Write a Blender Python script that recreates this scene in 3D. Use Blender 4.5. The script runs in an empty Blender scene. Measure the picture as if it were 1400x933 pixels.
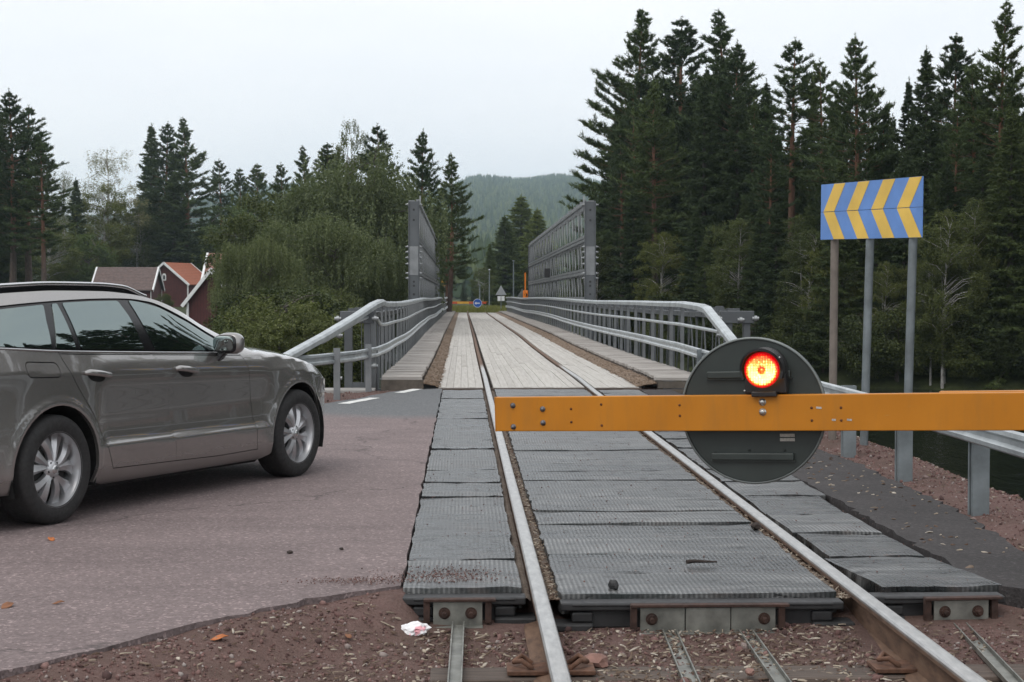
import bpy, bmesh, math, random
import numpy as np
from mathutils import Vector, Matrix, Euler
from mathutils.geometry import delaunay_2d_cdt

R = math.radians
sc = bpy.context.scene
COL = sc.collection
rng = np.random.default_rng(7)
random.seed(7)

# ---------------------------------------------------------------- camera
cam_d = bpy.data.cameras.new("camera")
cam = bpy.data.objects.new("camera", cam_d)
COL.objects.link(cam)
cam.location = (-1.112, 0.0, 1.41)
cam.rotation_euler = (R(90 - 1.706), 0, R(-1.669))
cam_d.sensor_width = 36
cam_d.lens = 36 * 2300 / 1400
cam_d.clip_start = 0.05
cam_d.clip_end = 9000
cam_d.dof.use_dof = True
cam_d.dof.focus_distance = 11.0
cam_d.dof.aperture_fstop = 16
sc.camera = cam

# ---------------------------------------------------------------- sky (overcast) and weak sun
SUN_EL, SUN_AZ = R(56), R(215)
w = bpy.data.worlds.new("World")
sc.world = w
w.use_nodes = True
nt = w.node_tree
nt.nodes.clear()
n_out = nt.nodes.new("ShaderNodeOutputWorld")
n_bg = nt.nodes.new("ShaderNodeBackground")
n_sky = nt.nodes.new("ShaderNodeTexSky")
n_sky.sky_type = 'NISHITA'
n_sky.sun_disc = False
n_sky.sun_elevation = SUN_EL
n_sky.sun_rotation = SUN_AZ
n_sky.dust_density = 3.0
n_tc = nt.nodes.new("ShaderNodeTexCoord")
n_map = nt.nodes.new("ShaderNodeMapping")
n_map.inputs['Scale'].default_value = (1.0, 1.0, 3.5)
n_noise = nt.nodes.new("ShaderNodeTexNoise")
n_noise.inputs['Scale'].default_value = 2.6
n_noise.inputs['Detail'].default_value = 6
n_noise.inputs['Roughness'].default_value = 0.55
n_ramp = nt.nodes.new("ShaderNodeValToRGB")
n_ramp.color_ramp.elements[0].position = 0.30
n_ramp.color_ramp.elements[0].color = (8.05, 8.25, 8.65, 1)
n_ramp.color_ramp.elements[1].position = 0.72
n_ramp.color_ramp.elements[1].color = (9.3, 9.32, 9.4, 1)
n_mix = nt.nodes.new("ShaderNodeMix")
n_mix.data_type = 'RGBA'
n_mix.inputs[0].default_value = 0.94
nt.links.new(n_tc.outputs['Generated'], n_map.inputs['Vector'])
nt.links.new(n_map.outputs['Vector'], n_noise.inputs['Vector'])
nt.links.new(n_noise.outputs['Fac'], n_ramp.inputs['Fac'])
nt.links.new(n_sky.outputs['Color'], n_mix.inputs[6])
nt.links.new(n_ramp.outputs['Color'], n_mix.inputs[7])
nt.links.new(n_mix.outputs[2], n_bg.inputs['Color'])
n_bg.inputs['Strength'].default_value = 0.110
nt.links.new(n_bg.outputs['Background'], n_out.inputs['Surface'])

sun_d = bpy.data.lights.new("sun", 'SUN')
sun_d.energy = 1.3
sun_d.angle = R(40)
sun_d.color = (1.0, 0.965, 0.92)
sun = bpy.data.objects.new("sun", sun_d)
COL.objects.link(sun)
sun.rotation_euler = (math.pi / 2 - SUN_EL, 0, math.pi - SUN_AZ)

sc.view_settings.view_transform = 'Standard'
sc.view_settings.look = 'None'
sc.view_settings.exposure = 0.30
sc.view_settings.gamma = 1.0
sc.view_settings.use_curve_mapping = False
sc.render.engine = 'CYCLES'
sc.cycles.max_bounces = 6
sc.cycles.diffuse_bounces = 3
sc.cycles.glossy_bounces = 3
sc.cycles.transmission_bounces = 3
sc.cycles.volume_bounces = 0
sc.cycles.transparent_max_bounces = 8
sc.cycles.caustics_reflective = False
sc.cycles.caustics_refractive = False
sc.cycles.use_denoising = True


# ---------------------------------------------------------------- object helpers
def tag(o, label=None, cat=None, group=None, kind=None):
    if label: o['label'] = label
    if cat: o['category'] = cat
    if group: o['group'] = group
    if kind: o['kind'] = kind
    return o


def thing(name, label, cat, loc=(0, 0, 0), rz=0.0, group=None):
    o = bpy.data.objects.new(name, None)
    o.empty_display_size = 0.2
    COL.objects.link(o)
    o.location = loc
    o.rotation_euler = (0, 0, rz)
    return tag(o, label, cat, group)


def link_mesh(name, me, m=None, parent=None):
    o = bpy.data.objects.new(name, me)
    COL.objects.link(o)
    if m: me.materials.append(m)
    if parent: o.parent = parent
    return o


def np_mesh(name, V, F, smooth=False, mats=None, midx=None):
    """V (n,3) array, F (m,3|4) array or list of arrays of differing width"""
    me = bpy.data.meshes.new(name)
    V = np.asarray(V, dtype=np.float32)
    Fs = F if isinstance(F, list) else [F]
    Fs = [np.asarray(f, dtype=np.int32) for f in Fs if len(f)]
    me.vertices.add(len(V))
    me.vertices.foreach_set('co', V.ravel())
    tot = np.concatenate([np.full(len(f), f.shape[1], dtype=np.int32) for f in Fs])
    idx = np.concatenate([f.ravel() for f in Fs])
    me.loops.add(len(idx))
    me.loops.foreach_set('vertex_index', idx)
    me.polygons.add(len(tot))
    st = np.concatenate([[0], np.cumsum(tot)[:-1]]).astype(np.int32)
    me.polygons.foreach_set('loop_start', st)
    me.polygons.foreach_set('loop_total', tot)
    if smooth: me.polygons.foreach_set('use_smooth', np.ones(len(tot), dtype=bool))
    for m in (mats or []): me.materials.append(m)
    if midx is not None: me.polygons.foreach_set('material_index', np.asarray(midx, dtype=np.int32))
    me.update(calc_edges=True)
    me.validate()
    return me


class MB:
    """collects simple solids; build() links them as ONE mesh object"""
    def __init__(s):
        s.v, s.f, s.sm = [], [], []

    def add(s, vs, fs, smooth=False):
        b = len(s.v)
        s.v += [tuple(v) for v in vs]
        s.f += [tuple(i + b for i in f) for f in fs]
        s.sm += [smooth] * len(fs)
        return s

    def box(s, c, d, rot=None):
        M = (Euler(rot).to_matrix() if rot is not None else Matrix.Identity(3))
        c = Vector(c)
        vs = [c + M @ Vector((x * d[0] / 2, y * d[1] / 2, z * d[2] / 2)) for x in (-1, 1) for y in (-1, 1) for z in (-1, 1)]
        return s.add(vs, [(0, 1, 3, 2), (4, 6, 7, 5), (0, 4, 5, 1), (2, 3, 7, 6), (0, 2, 6, 4), (1, 5, 7, 3)])

    def bar(s, a, b, wx, wy, up=(0, 0, 1)):
        """rectangular bar from a to b; wx across, wy along up"""
        a, b = Vector(a), Vector(b)
        d = (b - a).normalized()
        u = Vector(up)
        x = d.cross(u)
        if x.length < 1e-4: x = d.cross(Vector((1, 0, 0)))
        x.normalize()
        y = x.cross(d).normalized()
        vs = []
        for p in (a, b):
            for sx, sy in ((-1, -1), (1, -1), (1, 1), (-1, 1)):
                vs.append(p + x * wx / 2 * sx + y * wy / 2 * sy)
        return s.add(vs, [(0, 3, 2, 1), (4, 5, 6, 7), (0, 1, 5, 4), (1, 2, 6, 5), (2, 3, 7, 6), (3, 0, 4, 7)])

    def tube(s, pts, r, n=8, caps=True):
        pts = [Vector(p) for p in pts]
        rs = r if isinstance(r, (list, tuple)) else [r] * len(pts)
        vs, fs = [], []
        prev = None
        for i, p in enumerate(pts):
            d = (pts[min(i + 1, len(pts) - 1)] - pts[max(i - 1, 0)]).normalized()
            if prev is None:
                x = d.cross(Vector((0, 0, 1)))
                if x.length < 1e-3: x = d.cross(Vector((0, 1, 0)))
            else:
                x = prev - d * prev.dot(d)
            x.normalize()
            prev = x
            y = d.cross(x)
            for k in range(n):
                a = 2 * math.pi * k / n
                vs.append(p + (x * math.cos(a) + y * math.sin(a)) * rs[i])
        for i in range(len(pts) - 1):
            for k in range(n):
                k2 = (k + 1) % n
                fs.append((i * n + k, i * n + k2, (i + 1) * n + k2, (i + 1) * n + k))
        s.add(vs, fs, True)
        if caps:
            s.add(vs[:n], [tuple(range(n - 1, -1, -1))])
            s.add(vs[-n:], [tuple(range(n))])
        return s

    def cyl(s, a, b, r, n=12):
        return s.tube([a, b], r, n)

    def sweep(s, prof, path, closed=True, smooth=False, side=None):
        """prof: list of (across, up); path: 3-D points; across = horizontal normal on the right of the path"""
        path = [Vector(p) for p in path]
        n = len(prof)
        vs, fs = [], []
        for i, p in enumerate(path):
            d = path[min(i + 1, len(path) - 1)] - path[max(i - 1, 0)]
            h = Vector((d.x, d.y, 0)).normalized()
            x = Vector((h.y, -h.x, 0))
            for (a, b) in prof:
                vs.append(p + x * a + Vector((0, 0, b)))
        m = n if closed else n - 1
        for i in range(len(path) - 1):
            for k in range(m):
                k2 = (k + 1) % n
                fs.append((i * n + k, (i + 1) * n + k, (i + 1) * n + k2, i * n + k2))
        s.add(vs, fs, smooth)
        if closed:
            s.add(vs[:n], [tuple(range(n))])
            s.add(vs[-n:], [tuple(range(n - 1, -1, -1))])
        return s

    def prism(s, poly, z0, z1, M=None):
        """poly (x,y) extruded z0..z1, optional 4x4"""
        n = len(poly)
        vs = [Vector((x, y, z0)) for x, y in poly] + [Vector((x, y, z1)) for x, y in poly]
        if M is not None: vs = [M @ v for v in vs]
        fs = [tuple(range(n - 1, -1, -1)), tuple(range(n, 2 * n))]
        fs += [(i, (i + 1) % n, n + (i + 1) % n, n + i) for i in range(n)]
        return s.add(vs, fs)

    def lathe(s, prof, M=None, n=32, smooth=True):
        """prof list of (r, h) about local z"""
        vs, fs = [], []
        for (r, h) in prof:
            for k in range(n):
                a = 2 * math.pi * k / n
                v = Vector((r * math.cos(a), r * math.sin(a), h))
                vs.append(M @ v if M is not None else v)
        for i in range(len(prof) - 1):
            for k in range(n):
                k2 = (k + 1) % n
                fs.append((i * n + k, i * n + k2, (i + 1) * n + k2, (i + 1) * n + k))
        s.add(vs, fs, smooth)
        return s

    def build(s, name, m=None, parent=None, bevel=0, seg=2):
        me = bpy.data.meshes.new(name)
        me.from_pydata(s.v, [], s.f)
        me.polygons.foreach_set('use_smooth', s.sm)
        me.update()
        o = link_mesh(name, me, m, parent)
        if bevel:
            b = o.modifiers.new('bevel', 'BEVEL')
            b.width = bevel
            b.segments = seg
            b.limit_method = 'ANGLE'
            b.angle_limit = R(40)
        return o


def copy_tree(o, parent=None):
    c = o.copy()
    COL.objects.link(c)
    if parent: c.parent = parent
    for ch in [k for k in bpy.data.objects if k.parent == o]:
        copy_tree(ch, c)
    return c


def pchip(xs, ys):
    """smooth monotone interpolation through table points"""
    xs, ys = np.array(xs, float), np.array(ys, float)
    h = np.diff(xs); dl = np.diff(ys) / h
    m = np.zeros(len(xs))
    for i in range(1, len(xs) - 1):
        if dl[i - 1] * dl[i] > 0:
            w1, w2 = 2 * h[i] + h[i - 1], h[i] + 2 * h[i - 1]
            m[i] = (w1 + w2) / (w1 / dl[i - 1] + w2 / dl[i])
    m[0], m[-1] = dl[0], dl[-1]

    def f(x):
        x = np.clip(np.asarray(x, float), xs[0], xs[-1])
        i = np.clip(np.searchsorted(xs, x, side='right') - 1, 0, len(xs) - 2)
        t = (x - xs[i]) / h[i]
        return ((1 + 2 * t) * (1 - t) ** 2 * ys[i] + t * (1 - t) ** 2 * h[i] * m[i]
                + t * t * (3 - 2 * t) * ys[i + 1] + t * t * (t - 1) * h[i] * m[i + 1])
    return f


def smooth01(a, b, x):
    t = np.clip((x - a) / (b - a), 0, 1)
    return t * t * (3 - 2 * t)


# ---------------------------------------------------------------- materials
class NT:
    def __init__(s, name):
        s.m = bpy.data.materials.new(name)
        s.m.use_nodes = True
        s.t = s.m.node_tree
        s.b = s.t.nodes['Principled BSDF']
        s.out = s.t.nodes['Material Output']

    def n(s, typ, **kw):
        nd = s.t.nodes.new(typ)
        for k, v in kw.items(): setattr(nd, k, v)
        return nd

    def l(s, a, b): s.t.links.new(a, b)

    def coord(s, kind='Object', scale=(1, 1, 1), rot=(0, 0, 0)):
        tc = s.n('ShaderNodeTexCoord')
        mp = s.n('ShaderNodeMapping')
        mp.inputs['Scale'].default_value = scale
        mp.inputs['Rotation'].default_value = rot
        s.l(tc.outputs[kind], mp.inputs['Vector'])
        return mp.outputs['Vector']

    def noise(s, vec, scale, detail=4, rough=0.55):
        nd = s.n('ShaderNodeTexNoise')
        nd.inputs['Scale'].default_value = scale
        nd.inputs['Detail'].default_value = detail
        nd.inputs['Roughness'].default_value = rough
        s.l(vec, nd.inputs['Vector'])
        return nd.outputs['Fac']

    def ramp(s, fac, stops):
        nd = s.n('ShaderNodeValToRGB')
        e = nd.color_ramp.elements
        while len(e) < len(stops): e.new(0.5)
        for i, (p, c) in enumerate(stops):
            e[i].position = p
            e[i].color = (c, c, c, 1) if isinstance(c, (int, float)) else (c[0], c[1], c[2], 1)
        s.l(fac, nd.inputs['Fac'])
        return nd.outputs['Color']

    def mix(s, fac, a, b, mode='MIX'):
        nd = s.n('ShaderNodeMix')
        nd.data_type = 'RGBA'
        nd.blend_type = mode
        for sock, v in ((nd.inputs[0], fac), (nd.inputs[6], a), (nd.inputs[7], b)):
            if hasattr(v, 'is_linked') or hasattr(v, 'links'): s.l(v, sock)
            elif isinstance(v, (int, float)): sock.default_value = v
            else: sock.default_value = (v[0], v[1], v[2], 1)
        return nd.outputs[2]

    def math(s, op, a, b=0.0):
        nd = s.n('ShaderNodeMath', operation=op)
        for sock, v in ((nd.inputs[0], a), (nd.inputs[1], b)):
            if isinstance(v, (int, float)): sock.default_value = v
            else: s.l(v, sock)
        return nd.outputs[0]

    def bump(s, h, strength=0.3, dist=0.01):
        nd = s.n('ShaderNodeBump')
        nd.inputs['Strength'].default_value = strength
        nd.inputs['Distance'].default_value = dist
        s.l(h, nd.inputs['Height'])
        s.l(nd.outputs['Normal'], s.b.inputs['Normal'])

    def set(s, color=None, rough=None, metal=None, **kw):
        def put(k, v):
            sock = s.b.inputs[k]
            if isinstance(v, (int, float)): sock.default_value = v
            elif isinstance(v, tuple): sock.default_value = (v[0], v[1], v[2], 1) if len(v) == 3 else v
            else: s.l(v, sock)
        if color is not None: put('Base Color', color)
        if rough is not None: put('Roughness', rough)
        if metal is not None: put('Metallic', metal)
        for k, v in kw.items(): put(k.replace('_', ' '), v)
        return s.m


def simple(name, c, rough=0.6, metal=0.0, var=0.25, scale=6.0, bump=0.0, bscale=40.0, coord='Object', **kw):
    t = NT(name)
    v = t.coord(coord)
    f = t.noise(v, scale, 5, 0.6)
    lo = tuple(x * (1 - var) for x in c)
    hi = tuple(min(1, x * (1 + var)) for x in c)
    col = t.ramp(f, [(0.3, lo), (0.7, hi)])
    rr = t.ramp(t.noise(v, scale * 2.3, 4), [(0.3, max(0.02, rough * 0.85)), (0.7, min(1, rough * 1.15))])
    if bump:
        t.bump(t.noise(v, bscale, 4), bump, 0.01)
    return t.set(col, rr, metal, **kw)
# ================================================================ TERRAIN
RIVER = np.array([(9, -60), (6.2, 0), (5.9, 20), (4.6, 26), (1, 34), (-1, 45), (-3, 62), (-5, 90), (-8, 115), (-18, 165), (-40, 300),
                  (-30, 300), (-9, 178), (0, 131), (6, 100), (14, 68), (22, 64.5), (33, 56), (42, 43), (47, 22), (48, -60)], float)
WATER_Z = -2.5
ROAD_UP = np.array([(-40, -14), (-20, -1), (-13, 6.5), (-9, 12), (-5.5, 17), (-2.75, 21.4), (-2.0, 24.1), (-1.5, 24.5)], float)

ROAD_POLY = np.array([(-40, -36), (-22, -16), (-14, -8), (-8, -1.2), (-4.4, 3.9), (-2.87, 6.25), (-2.35, 7.06), (-1.83, 7.76), (-1.415, 8.10), (1.4, 8.1), (1.62, 7.95), (2.05, 9.9), (2.16, 13.8), (1.9, 24.4)] + [tuple(p) for p in ROAD_UP[::-1]], float)


def poly_sd(x, y, P):
    """signed distance to polygon, negative inside"""
    d = np.full(x.shape, 1e9)
    ins = np.zeros(x.shape, bool)
    n = len(P)
    for i in range(n):
        a, b = P[i], P[(i + 1) % n]
        e = b - a
        px, py = x - a[0], y - a[1]
        t = np.clip((px * e[0] + py * e[1]) / (e @ e), 0, 1)
        d = np.minimum(d, np.hypot(px - t * e[0], py - t * e[1]))
        c = ((a[1] <= y) & (b[1] > y)) | ((b[1] <= y) & (a[1] > y))
        if abs(e[1]) > 1e-9:
            ins ^= c & (x < a[0] + (y - a[1]) / e[1] * e[0])
    return np.where(ins, -d, d)


def line_d(x, y, P):
    d = np.full(x.shape, 1e9)
    for i in range(len(P) - 1):
        a, b = P[i], P[i + 1]
        e = b - a
        px, py = x - a[0], y - a[1]
        t = np.clip((px * e[0] + py * e[1]) / (e @ e), 0, 1)
        d = np.minimum(d, np.hypot(px - t * e[0], py - t * e[1]))
    return d


_w = np.random.default_rng(3)
_K = [(_w.normal(0, 1, 2) * s, _w.uniform(0, 6.28), a) for s, a in ((.9, .018), (1.7, .014), (3.1, .010), (5.3, .006), (.25, .05), (.4, .04))]


def ground_z(x, y):
    x = np.asarray(x, float); y = np.asarray(y, float)
    x, y = np.broadcast_arrays(x, y)
    rs = poly_sd(x, y, RIVER)
    # land level
    left = smooth01(1.5, 8, line_d(x, y, ROAD_UP)) * (y > np.interp(x, ROAD_UP[:, 0], ROAD_UP[:, 1])) * smooth01(-1.3, -3.6, x) * (1 - smooth01(110, 150, y))
    far = smooth01(60, 130, y - 1.2 * np.minimum(0, -x) * 0)
    L = -0.10 - 1.25 * left - 0.3 * smooth01(100, 140, y)
    L = L - 0.10 * smooth01(2.6, 3.3, x) * (y < 40)
    L = L + 0.05 * smooth01(1.9, 2.4, x) * (1 - smooth01(2.6, 3.3, x)) * (y < 26)
    # ballast around the track is a little lower in front of the crossing
    L = L - 0.045 * (1 - smooth01(1.5, 2.4, np.abs(x))) * (1 - smooth01(7.6, 8.3, y))
    L = L + 0.06 * smooth01(-1.3, -2.6, x) * (y < 9) * smooth01(5, 6.6, y)
    # far bank and far plain
    L = L + smooth01(30, 90, rs) * 2.0 * (x > 3) * (y > 50)
    bank = -2.5 + np.where(rs > 0, rs * 0.78, np.maximum(rs * 0.35, -1.6))
    z = np.where(bank < L, bank, L)
    z = np.minimum(z, -0.9 + 0.0 * z) * ((y > 25.2) & (y < 30) & (np.abs(x) < 3.6)) + z * ~((y > 25.2) & (y < 30) & (np.abs(x) < 3.6))
    bumpy = sum(a * np.sin(k[0] * x * 1.0 + k[1] * y + p) for k, p, a in _K)
    z = z + bumpy * (0.35 + 0.65 * smooth01(3, 9, np.hypot(x, y - 12)))
    inroad = poly_sd(x, y, ROAD_POLY)
    nearedge = smooth01(0.55, 0.04, inroad) * (x < 1.3) * (y < 9) * (np.abs(x + .0) > 1.40)
    z = z * (1 - nearedge) + nearedge * (-0.034 + 0.010 * np.sin(7 * x + 3 * y) + .35 * bumpy * 0)
    z = np.where(inroad < 0.0, np.minimum(z, -0.030 - 0.06 * smooth01(-0.02, -0.4, inroad)), z)
    z = np.where((inroad < 0.25) & (y > 9), np.minimum(z, -0.05), z)
    # the distance: valley floor then the wooded hill
    hx = (x - 150) / 900.0
    ridge = 168 * np.exp(-hx * hx * 0.55) + 9 * np.sin(x / 55.0) + 6 * np.sin(x / 23.0 + 1)
    ramp = smooth01(300, 3000, y) ** 1.25
    z = z + ridge * ramp * (1 - 0.7 * smooth01(3050, 4300, y)) + 0.0
    return z


def axis(lo, hi, d0, dense_lo, dense_hi, grow=1.14):
    a = list(np.arange(dense_lo, dense_hi + 1e-6, d0))
    s, v = d0, dense_hi
    while v < hi:
        s *= grow; v += s; a.append(min(v, hi))
    s, v = d0, dense_lo
    while v > lo:
        s *= grow; v -= s; a.insert(0, max(v, lo))
    return np.array(a)


gx = axis(-3500, 3500, 0.09, -5.0, 4.6, 1.09)
gy = axis(-400, 4600, 0.11, 4.5, 26, 1.06)
GX, GY = np.meshgrid(gx, gy, indexing='ij')
GZ = ground_z(GX, GY)
nx, ny = GX.shape
_i = np.arange(nx * ny).reshape(nx, ny)
gF = np.stack([_i[:-1, :-1], _i[1:, :-1], _i[1:, 1:], _i[:-1, 1:]], -1).reshape(-1, 4)
g_me = np_mesh("ground", np.stack([GX, GY, GZ], -1).reshape(-1, 3), gF, True)
# zone mask: where vegetation grows rather than red gravel
_rs = poly_sd(GX, GY, RIVER)
veg = np.maximum(smooth01(3.0, 6.0, line_d(GX, GY, ROAD_UP)) * (GY > np.interp(GX, ROAD_UP[:, 0], ROAD_UP[:, 1])) * (GX < -1.5), smooth01(3.6, 5.2, GX) * 0.6)
veg = np.where(GY > 60, 1.0, veg)
at = g_me.attributes.new('veg', 'FLOAT', 'POINT')
at.data.foreach_set('value', veg.ravel().astype(np.float32))

t = NT('red_gravel_ground')
v = t.coord('Object')
fine = t.noise(v, 90, 6, 0.7)
mid = t.noise(v, 22, 5, 0.65)
big = t.noise(v, 1.3, 4, 0.6)
c1 = t.ramp(fine, [(0.25, (0.072, 0.040, 0.037)), (0.5, (0.172, 0.098, 0.088)), (0.68, (0.235, 0.150, 0.135)), (0.8, (0.34, 0.28, 0.25))])
c2 = t.ramp(mid, [(0.3, (0.080, 0.055, 0.047)), (0.7, (0.215, 0.152, 0.134))])
gr = t.mix(0.38, c1, c2)
gr = t.mix(t.ramp(big, [(0.40, 0.0), (0.62, 0.5)]), gr, (0.085, 0.062, 0.046))
vg = t.mix(t.ramp(t.noise(v, 2.2, 6, 0.65), [(0.35, 0), (0.65, 1)]), (0.022, 0.029, 0.012), (0.050, 0.060, 0.022))
vg = t.mix(t.ramp(t.noise(v, 0.012, 4, 0.6), [(0.52, 0), (0.6, 0.75)]), vg, (0.10, 0.12, 0.045))
an = t.n('ShaderNodeAttribute', attribute_name='veg')
col = t.mix(t.ramp(t.math('ADD', an.outputs['Fac'], t.math('MULTIPLY', t.math('SUBTRACT', t.noise(v, 3, 5), 0.5), 0.7)), [(0.42, 0), (0.6, 1)]), gr, vg)
t.bump(t.math('ADD', fine, t.math('MULTIPLY', mid, 1.5)), 0.75, 0.025)
M_GROUND = t.set(col, 0.95, 0.0, Specular_IOR_Level=0.2)
g_me.materials.append(M_GROUND)
ground = link_mesh('ground', g_me)
tag(ground, kind='structure')

# river
t = NT('dark_river_water')
v = t.coord('Object', (1, 0.35, 1), (0, 0, R(-25)))
h = t.math('ADD', t.noise(v, 1.1, 5, 0.6), t.math('MULTIPLY', t.noise(v, 5.0, 3), 0.35))
t.bump(h, 0.55, 0.16)
M_WATER = t.set((0.006, 0.008, 0.007), 0.04, 0.0, IOR=1.33)
mb = MB()
mb.add([(-60, -70, WATER_Z), (260, -70, WATER_Z), (260, 320, WATER_Z), (-60, 320, WATER_Z)], [(0, 1, 2, 3)])
# clip water to the river: build it from the river polygon itself, slightly widened
cen = RIVER.mean(0)
mb = MB()
mb.add([(x, y, WATER_Z) for x, y in RIVER], [tuple(range(len(RIVER)))])
for poly in ():
    pass
river = mb.build('river', M_WATER)
bmx = bmesh.new(); bmx.from_mesh(river.data)
bmesh.ops.triangulate(bmx, faces=bmx.faces[:])
bmx.to_mesh(river.data); bmx.free()
tag(river, kind='structure')


# ================================================================ ROAD (asphalt, reddish aggregate)
def jag(P, step=0.12, amp=0.02, seed=0):
    r = np.random.default_rng(seed)
    out = []
    P = np.asarray(P, float)
    for i in range(len(P) - 1):
        L = np.hypot(*(P[i + 1] - P[i]))
        n = max(1, int(L / step))
        for k in range(n):
            q = P[i] + (P[i + 1] - P[i]) * k / n
            out.append(q + r.normal(0, amp, 2) * (0 if k == 0 and i == 0 else 1))
    out.append(P[-1])
    return out


def asphalt(name, c_lo, c_hi, fleck, grey_near_bridge=False):
    t = NT(name)
    v = t.coord('Object')
    f = t.noise(v, 150, 4, 0.75)
    agg = t.n('ShaderNodeTexVoronoi')
    agg.inputs['Scale'].default_value = 75
    t.l(v, agg.inputs['Vector'])
    g = t.n('ShaderNodeSeparateColor'); t.l(agg.outputs['Color'], g.inputs[0])
    base = t.ramp(t.noise(v, 0.9, 6, 0.6), [(0.3, c_lo), (0.7, c_hi)])
    base = t.mix(t.ramp(t.noise(t.coord('Object', (0.25, 1.6, 1), (0, 0, R(-28))), 1.6, 5, 0.6), [(0.45, 0), (0.75, 0.35)]), base, tuple(x * 0.62 for x in c_lo))
    sp = t.ramp(g.outputs[0], [(0.0, 0.74), (0.5, 0.98), (0.88, 1.12), (0.96, 1.7)])
    col = t.mix(1.0, base, sp, 'MULTIPLY')
    col = t.mix(t.ramp(f, [(0.60, 0), (0.74, 0.32)]), col, fleck)
    # thin sealed cracks
    cr = t.n('ShaderNodeTexVoronoi', feature='DISTANCE_TO_EDGE')
    cr.inputs['Scale'].default_value = 0.23
    vv = t.n('ShaderNodeVectorMath', operation='ADD')
    nz = t.n('ShaderNodeTexNoise'); nz.inputs['Scale'].default_value = 1.6; nz.inputs['Detail'].default_value = 8
    t.l(v, nz.inputs['Vector'])
    t.l(v, vv.inputs[0]); t.l(nz.outputs['Color'], vv.inputs[1])
    t.l(vv.outputs[0], cr.inputs['Vector'])
    col = t.mix(t.ramp(cr.outputs['Distance'], [(0.0, 0.55), (0.005, 0.0)]), col, (0.025, 0.022, 0.022))
    if grey_near_bridge:
        sx = t.n('ShaderNodeSeparateXYZ'); t.l(v, sx.inputs[0])
        k = t.math('ADD', sx.outputs['Y'], t.math('MULTIPLY', sx.outputs['X'], 0.35))
        k = t.math('ADD', k, t.math('MULTIPLY', t.noise(v, 1.2, 4), 1.2))
        col = t.mix(t.ramp(t.math('MULTIPLY', k, 0.04), [(0.742, 0), (0.775, 1)]), col, t.mix(1.0, (0.118, 0.122, 0.126), sp, 'MULTIPLY'))
    t.bump(t.math('ADD', f, agg.outputs['Distance']), 0.45, 0.006)
    return t.set(col, 0.86, 0.0, Specular_IOR_Level=0.3)


M_ROAD = asphalt('red_grey_asphalt', (0.155, 0.122, 0.120), (0.198, 0.156, 0.153), (0.30, 0.26, 0.255), True)
M_PATCH = asphalt('dark_asphalt', (0.036, 0.033, 0.033), (0.056, 0.050, 0.050), (0.12, 0.11, 0.11))


def slab(name, outline, m, z, thick, z_out=None):
    P = [tuple(p) for p in outline]
    n = len(P)
    c = delaunay_2d_cdt([Vector(p) for p in P], [], [list(range(n))], 1, 1e-5)
    vs = [(p.x, p.y, z) for p in c[0]]
    fs = [tuple(f) for f in c[2]]
    b = MB().add(vs, fs)
    vs = [(x, y, z) for x, y in P] + [(x * 1.0, y, z - thick) for x, y in P]
    b.add(vs, [(i, i + n, (i + 1) % n + n, (i + 1) % n) for i in range(n)])
    o = b.build(name, m)
    bmn = bmesh.new(); bmn.from_mesh(o.data)
    bmesh.ops.remove_doubles(bmn, verts=bmn.verts[:], dist=0.0005)
    bmesh.ops.recalc_face_normals(bmn, faces=bmn.faces[:])
    bmn.to_mesh(o.data); bmn.free()
    return o


low = [(-40, -36), (-22, -16), (-14, -8), (-8, -1.2), (-4.4, 3.9), (-2.87, 6.25), (-2.63, 6.60), (-2.35, 7.06), (-2.09, 7.43), (-1.83, 7.76), (-1.64, 7.93), (-1.48, 8.06), (-1.415, 8.10)]
out = jag(low, 0.09, 0.013, 1) + jag([(-1.415, 8.12), (-1.415, 24.42)], 0.3, 0.006, 2) + jag(ROAD_UP[::-1], 0.4, 0.03, 4)
road = slab('road', out, M_ROAD, -0.012, 0.13)
tag(road, kind='structure')
pat = jag([(1.45, 24.3), (1.45, 8.05), (1.62, 7.95), (1.90, 8.6), (2.05, 9.9), (2.11, 11), (2.16, 13.8), (2.0, 17), (1.9, 24.3)], 0.1, 0.018, 5)
shoulder = slab('shoulder', pat, M_PATCH, -0.020, 0.11)
tag(shoulder, kind='structure')

M_MARK = simple('road_paint', (0.62, 0.62, 0.60), 0.8, 0, 0.22, 14, 0.2)
for i, (a, b) in enumerate([((-2.62, 21.2), (-2.28, 22.35)), ((-2.0, 23.45), (-1.77, 24.35)), ((-4.55, 18.2), (-3.9, 19.1))]):
    a, b = Vector((*a, -0.008)), Vector((*b, -0.008))
    d = (b - a).normalized(); s = Vector((d.y, -d.x, 0)) * 0.075
    q = []
    m = 8
    for k in range(m + 1): q.append(a + (b - a) * k / m - s + s * 0.12 * random.uniform(-1, 1))
    for k in range(m, -1, -1): q.append(a + (b - a) * k / m + s + s * 0.12 * random.uniform(-1, 1))
    o = MB().add(q, [tuple(range(len(q)))]).build('road_marking', M_MARK)
    tag(o, kind='structure')

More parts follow.
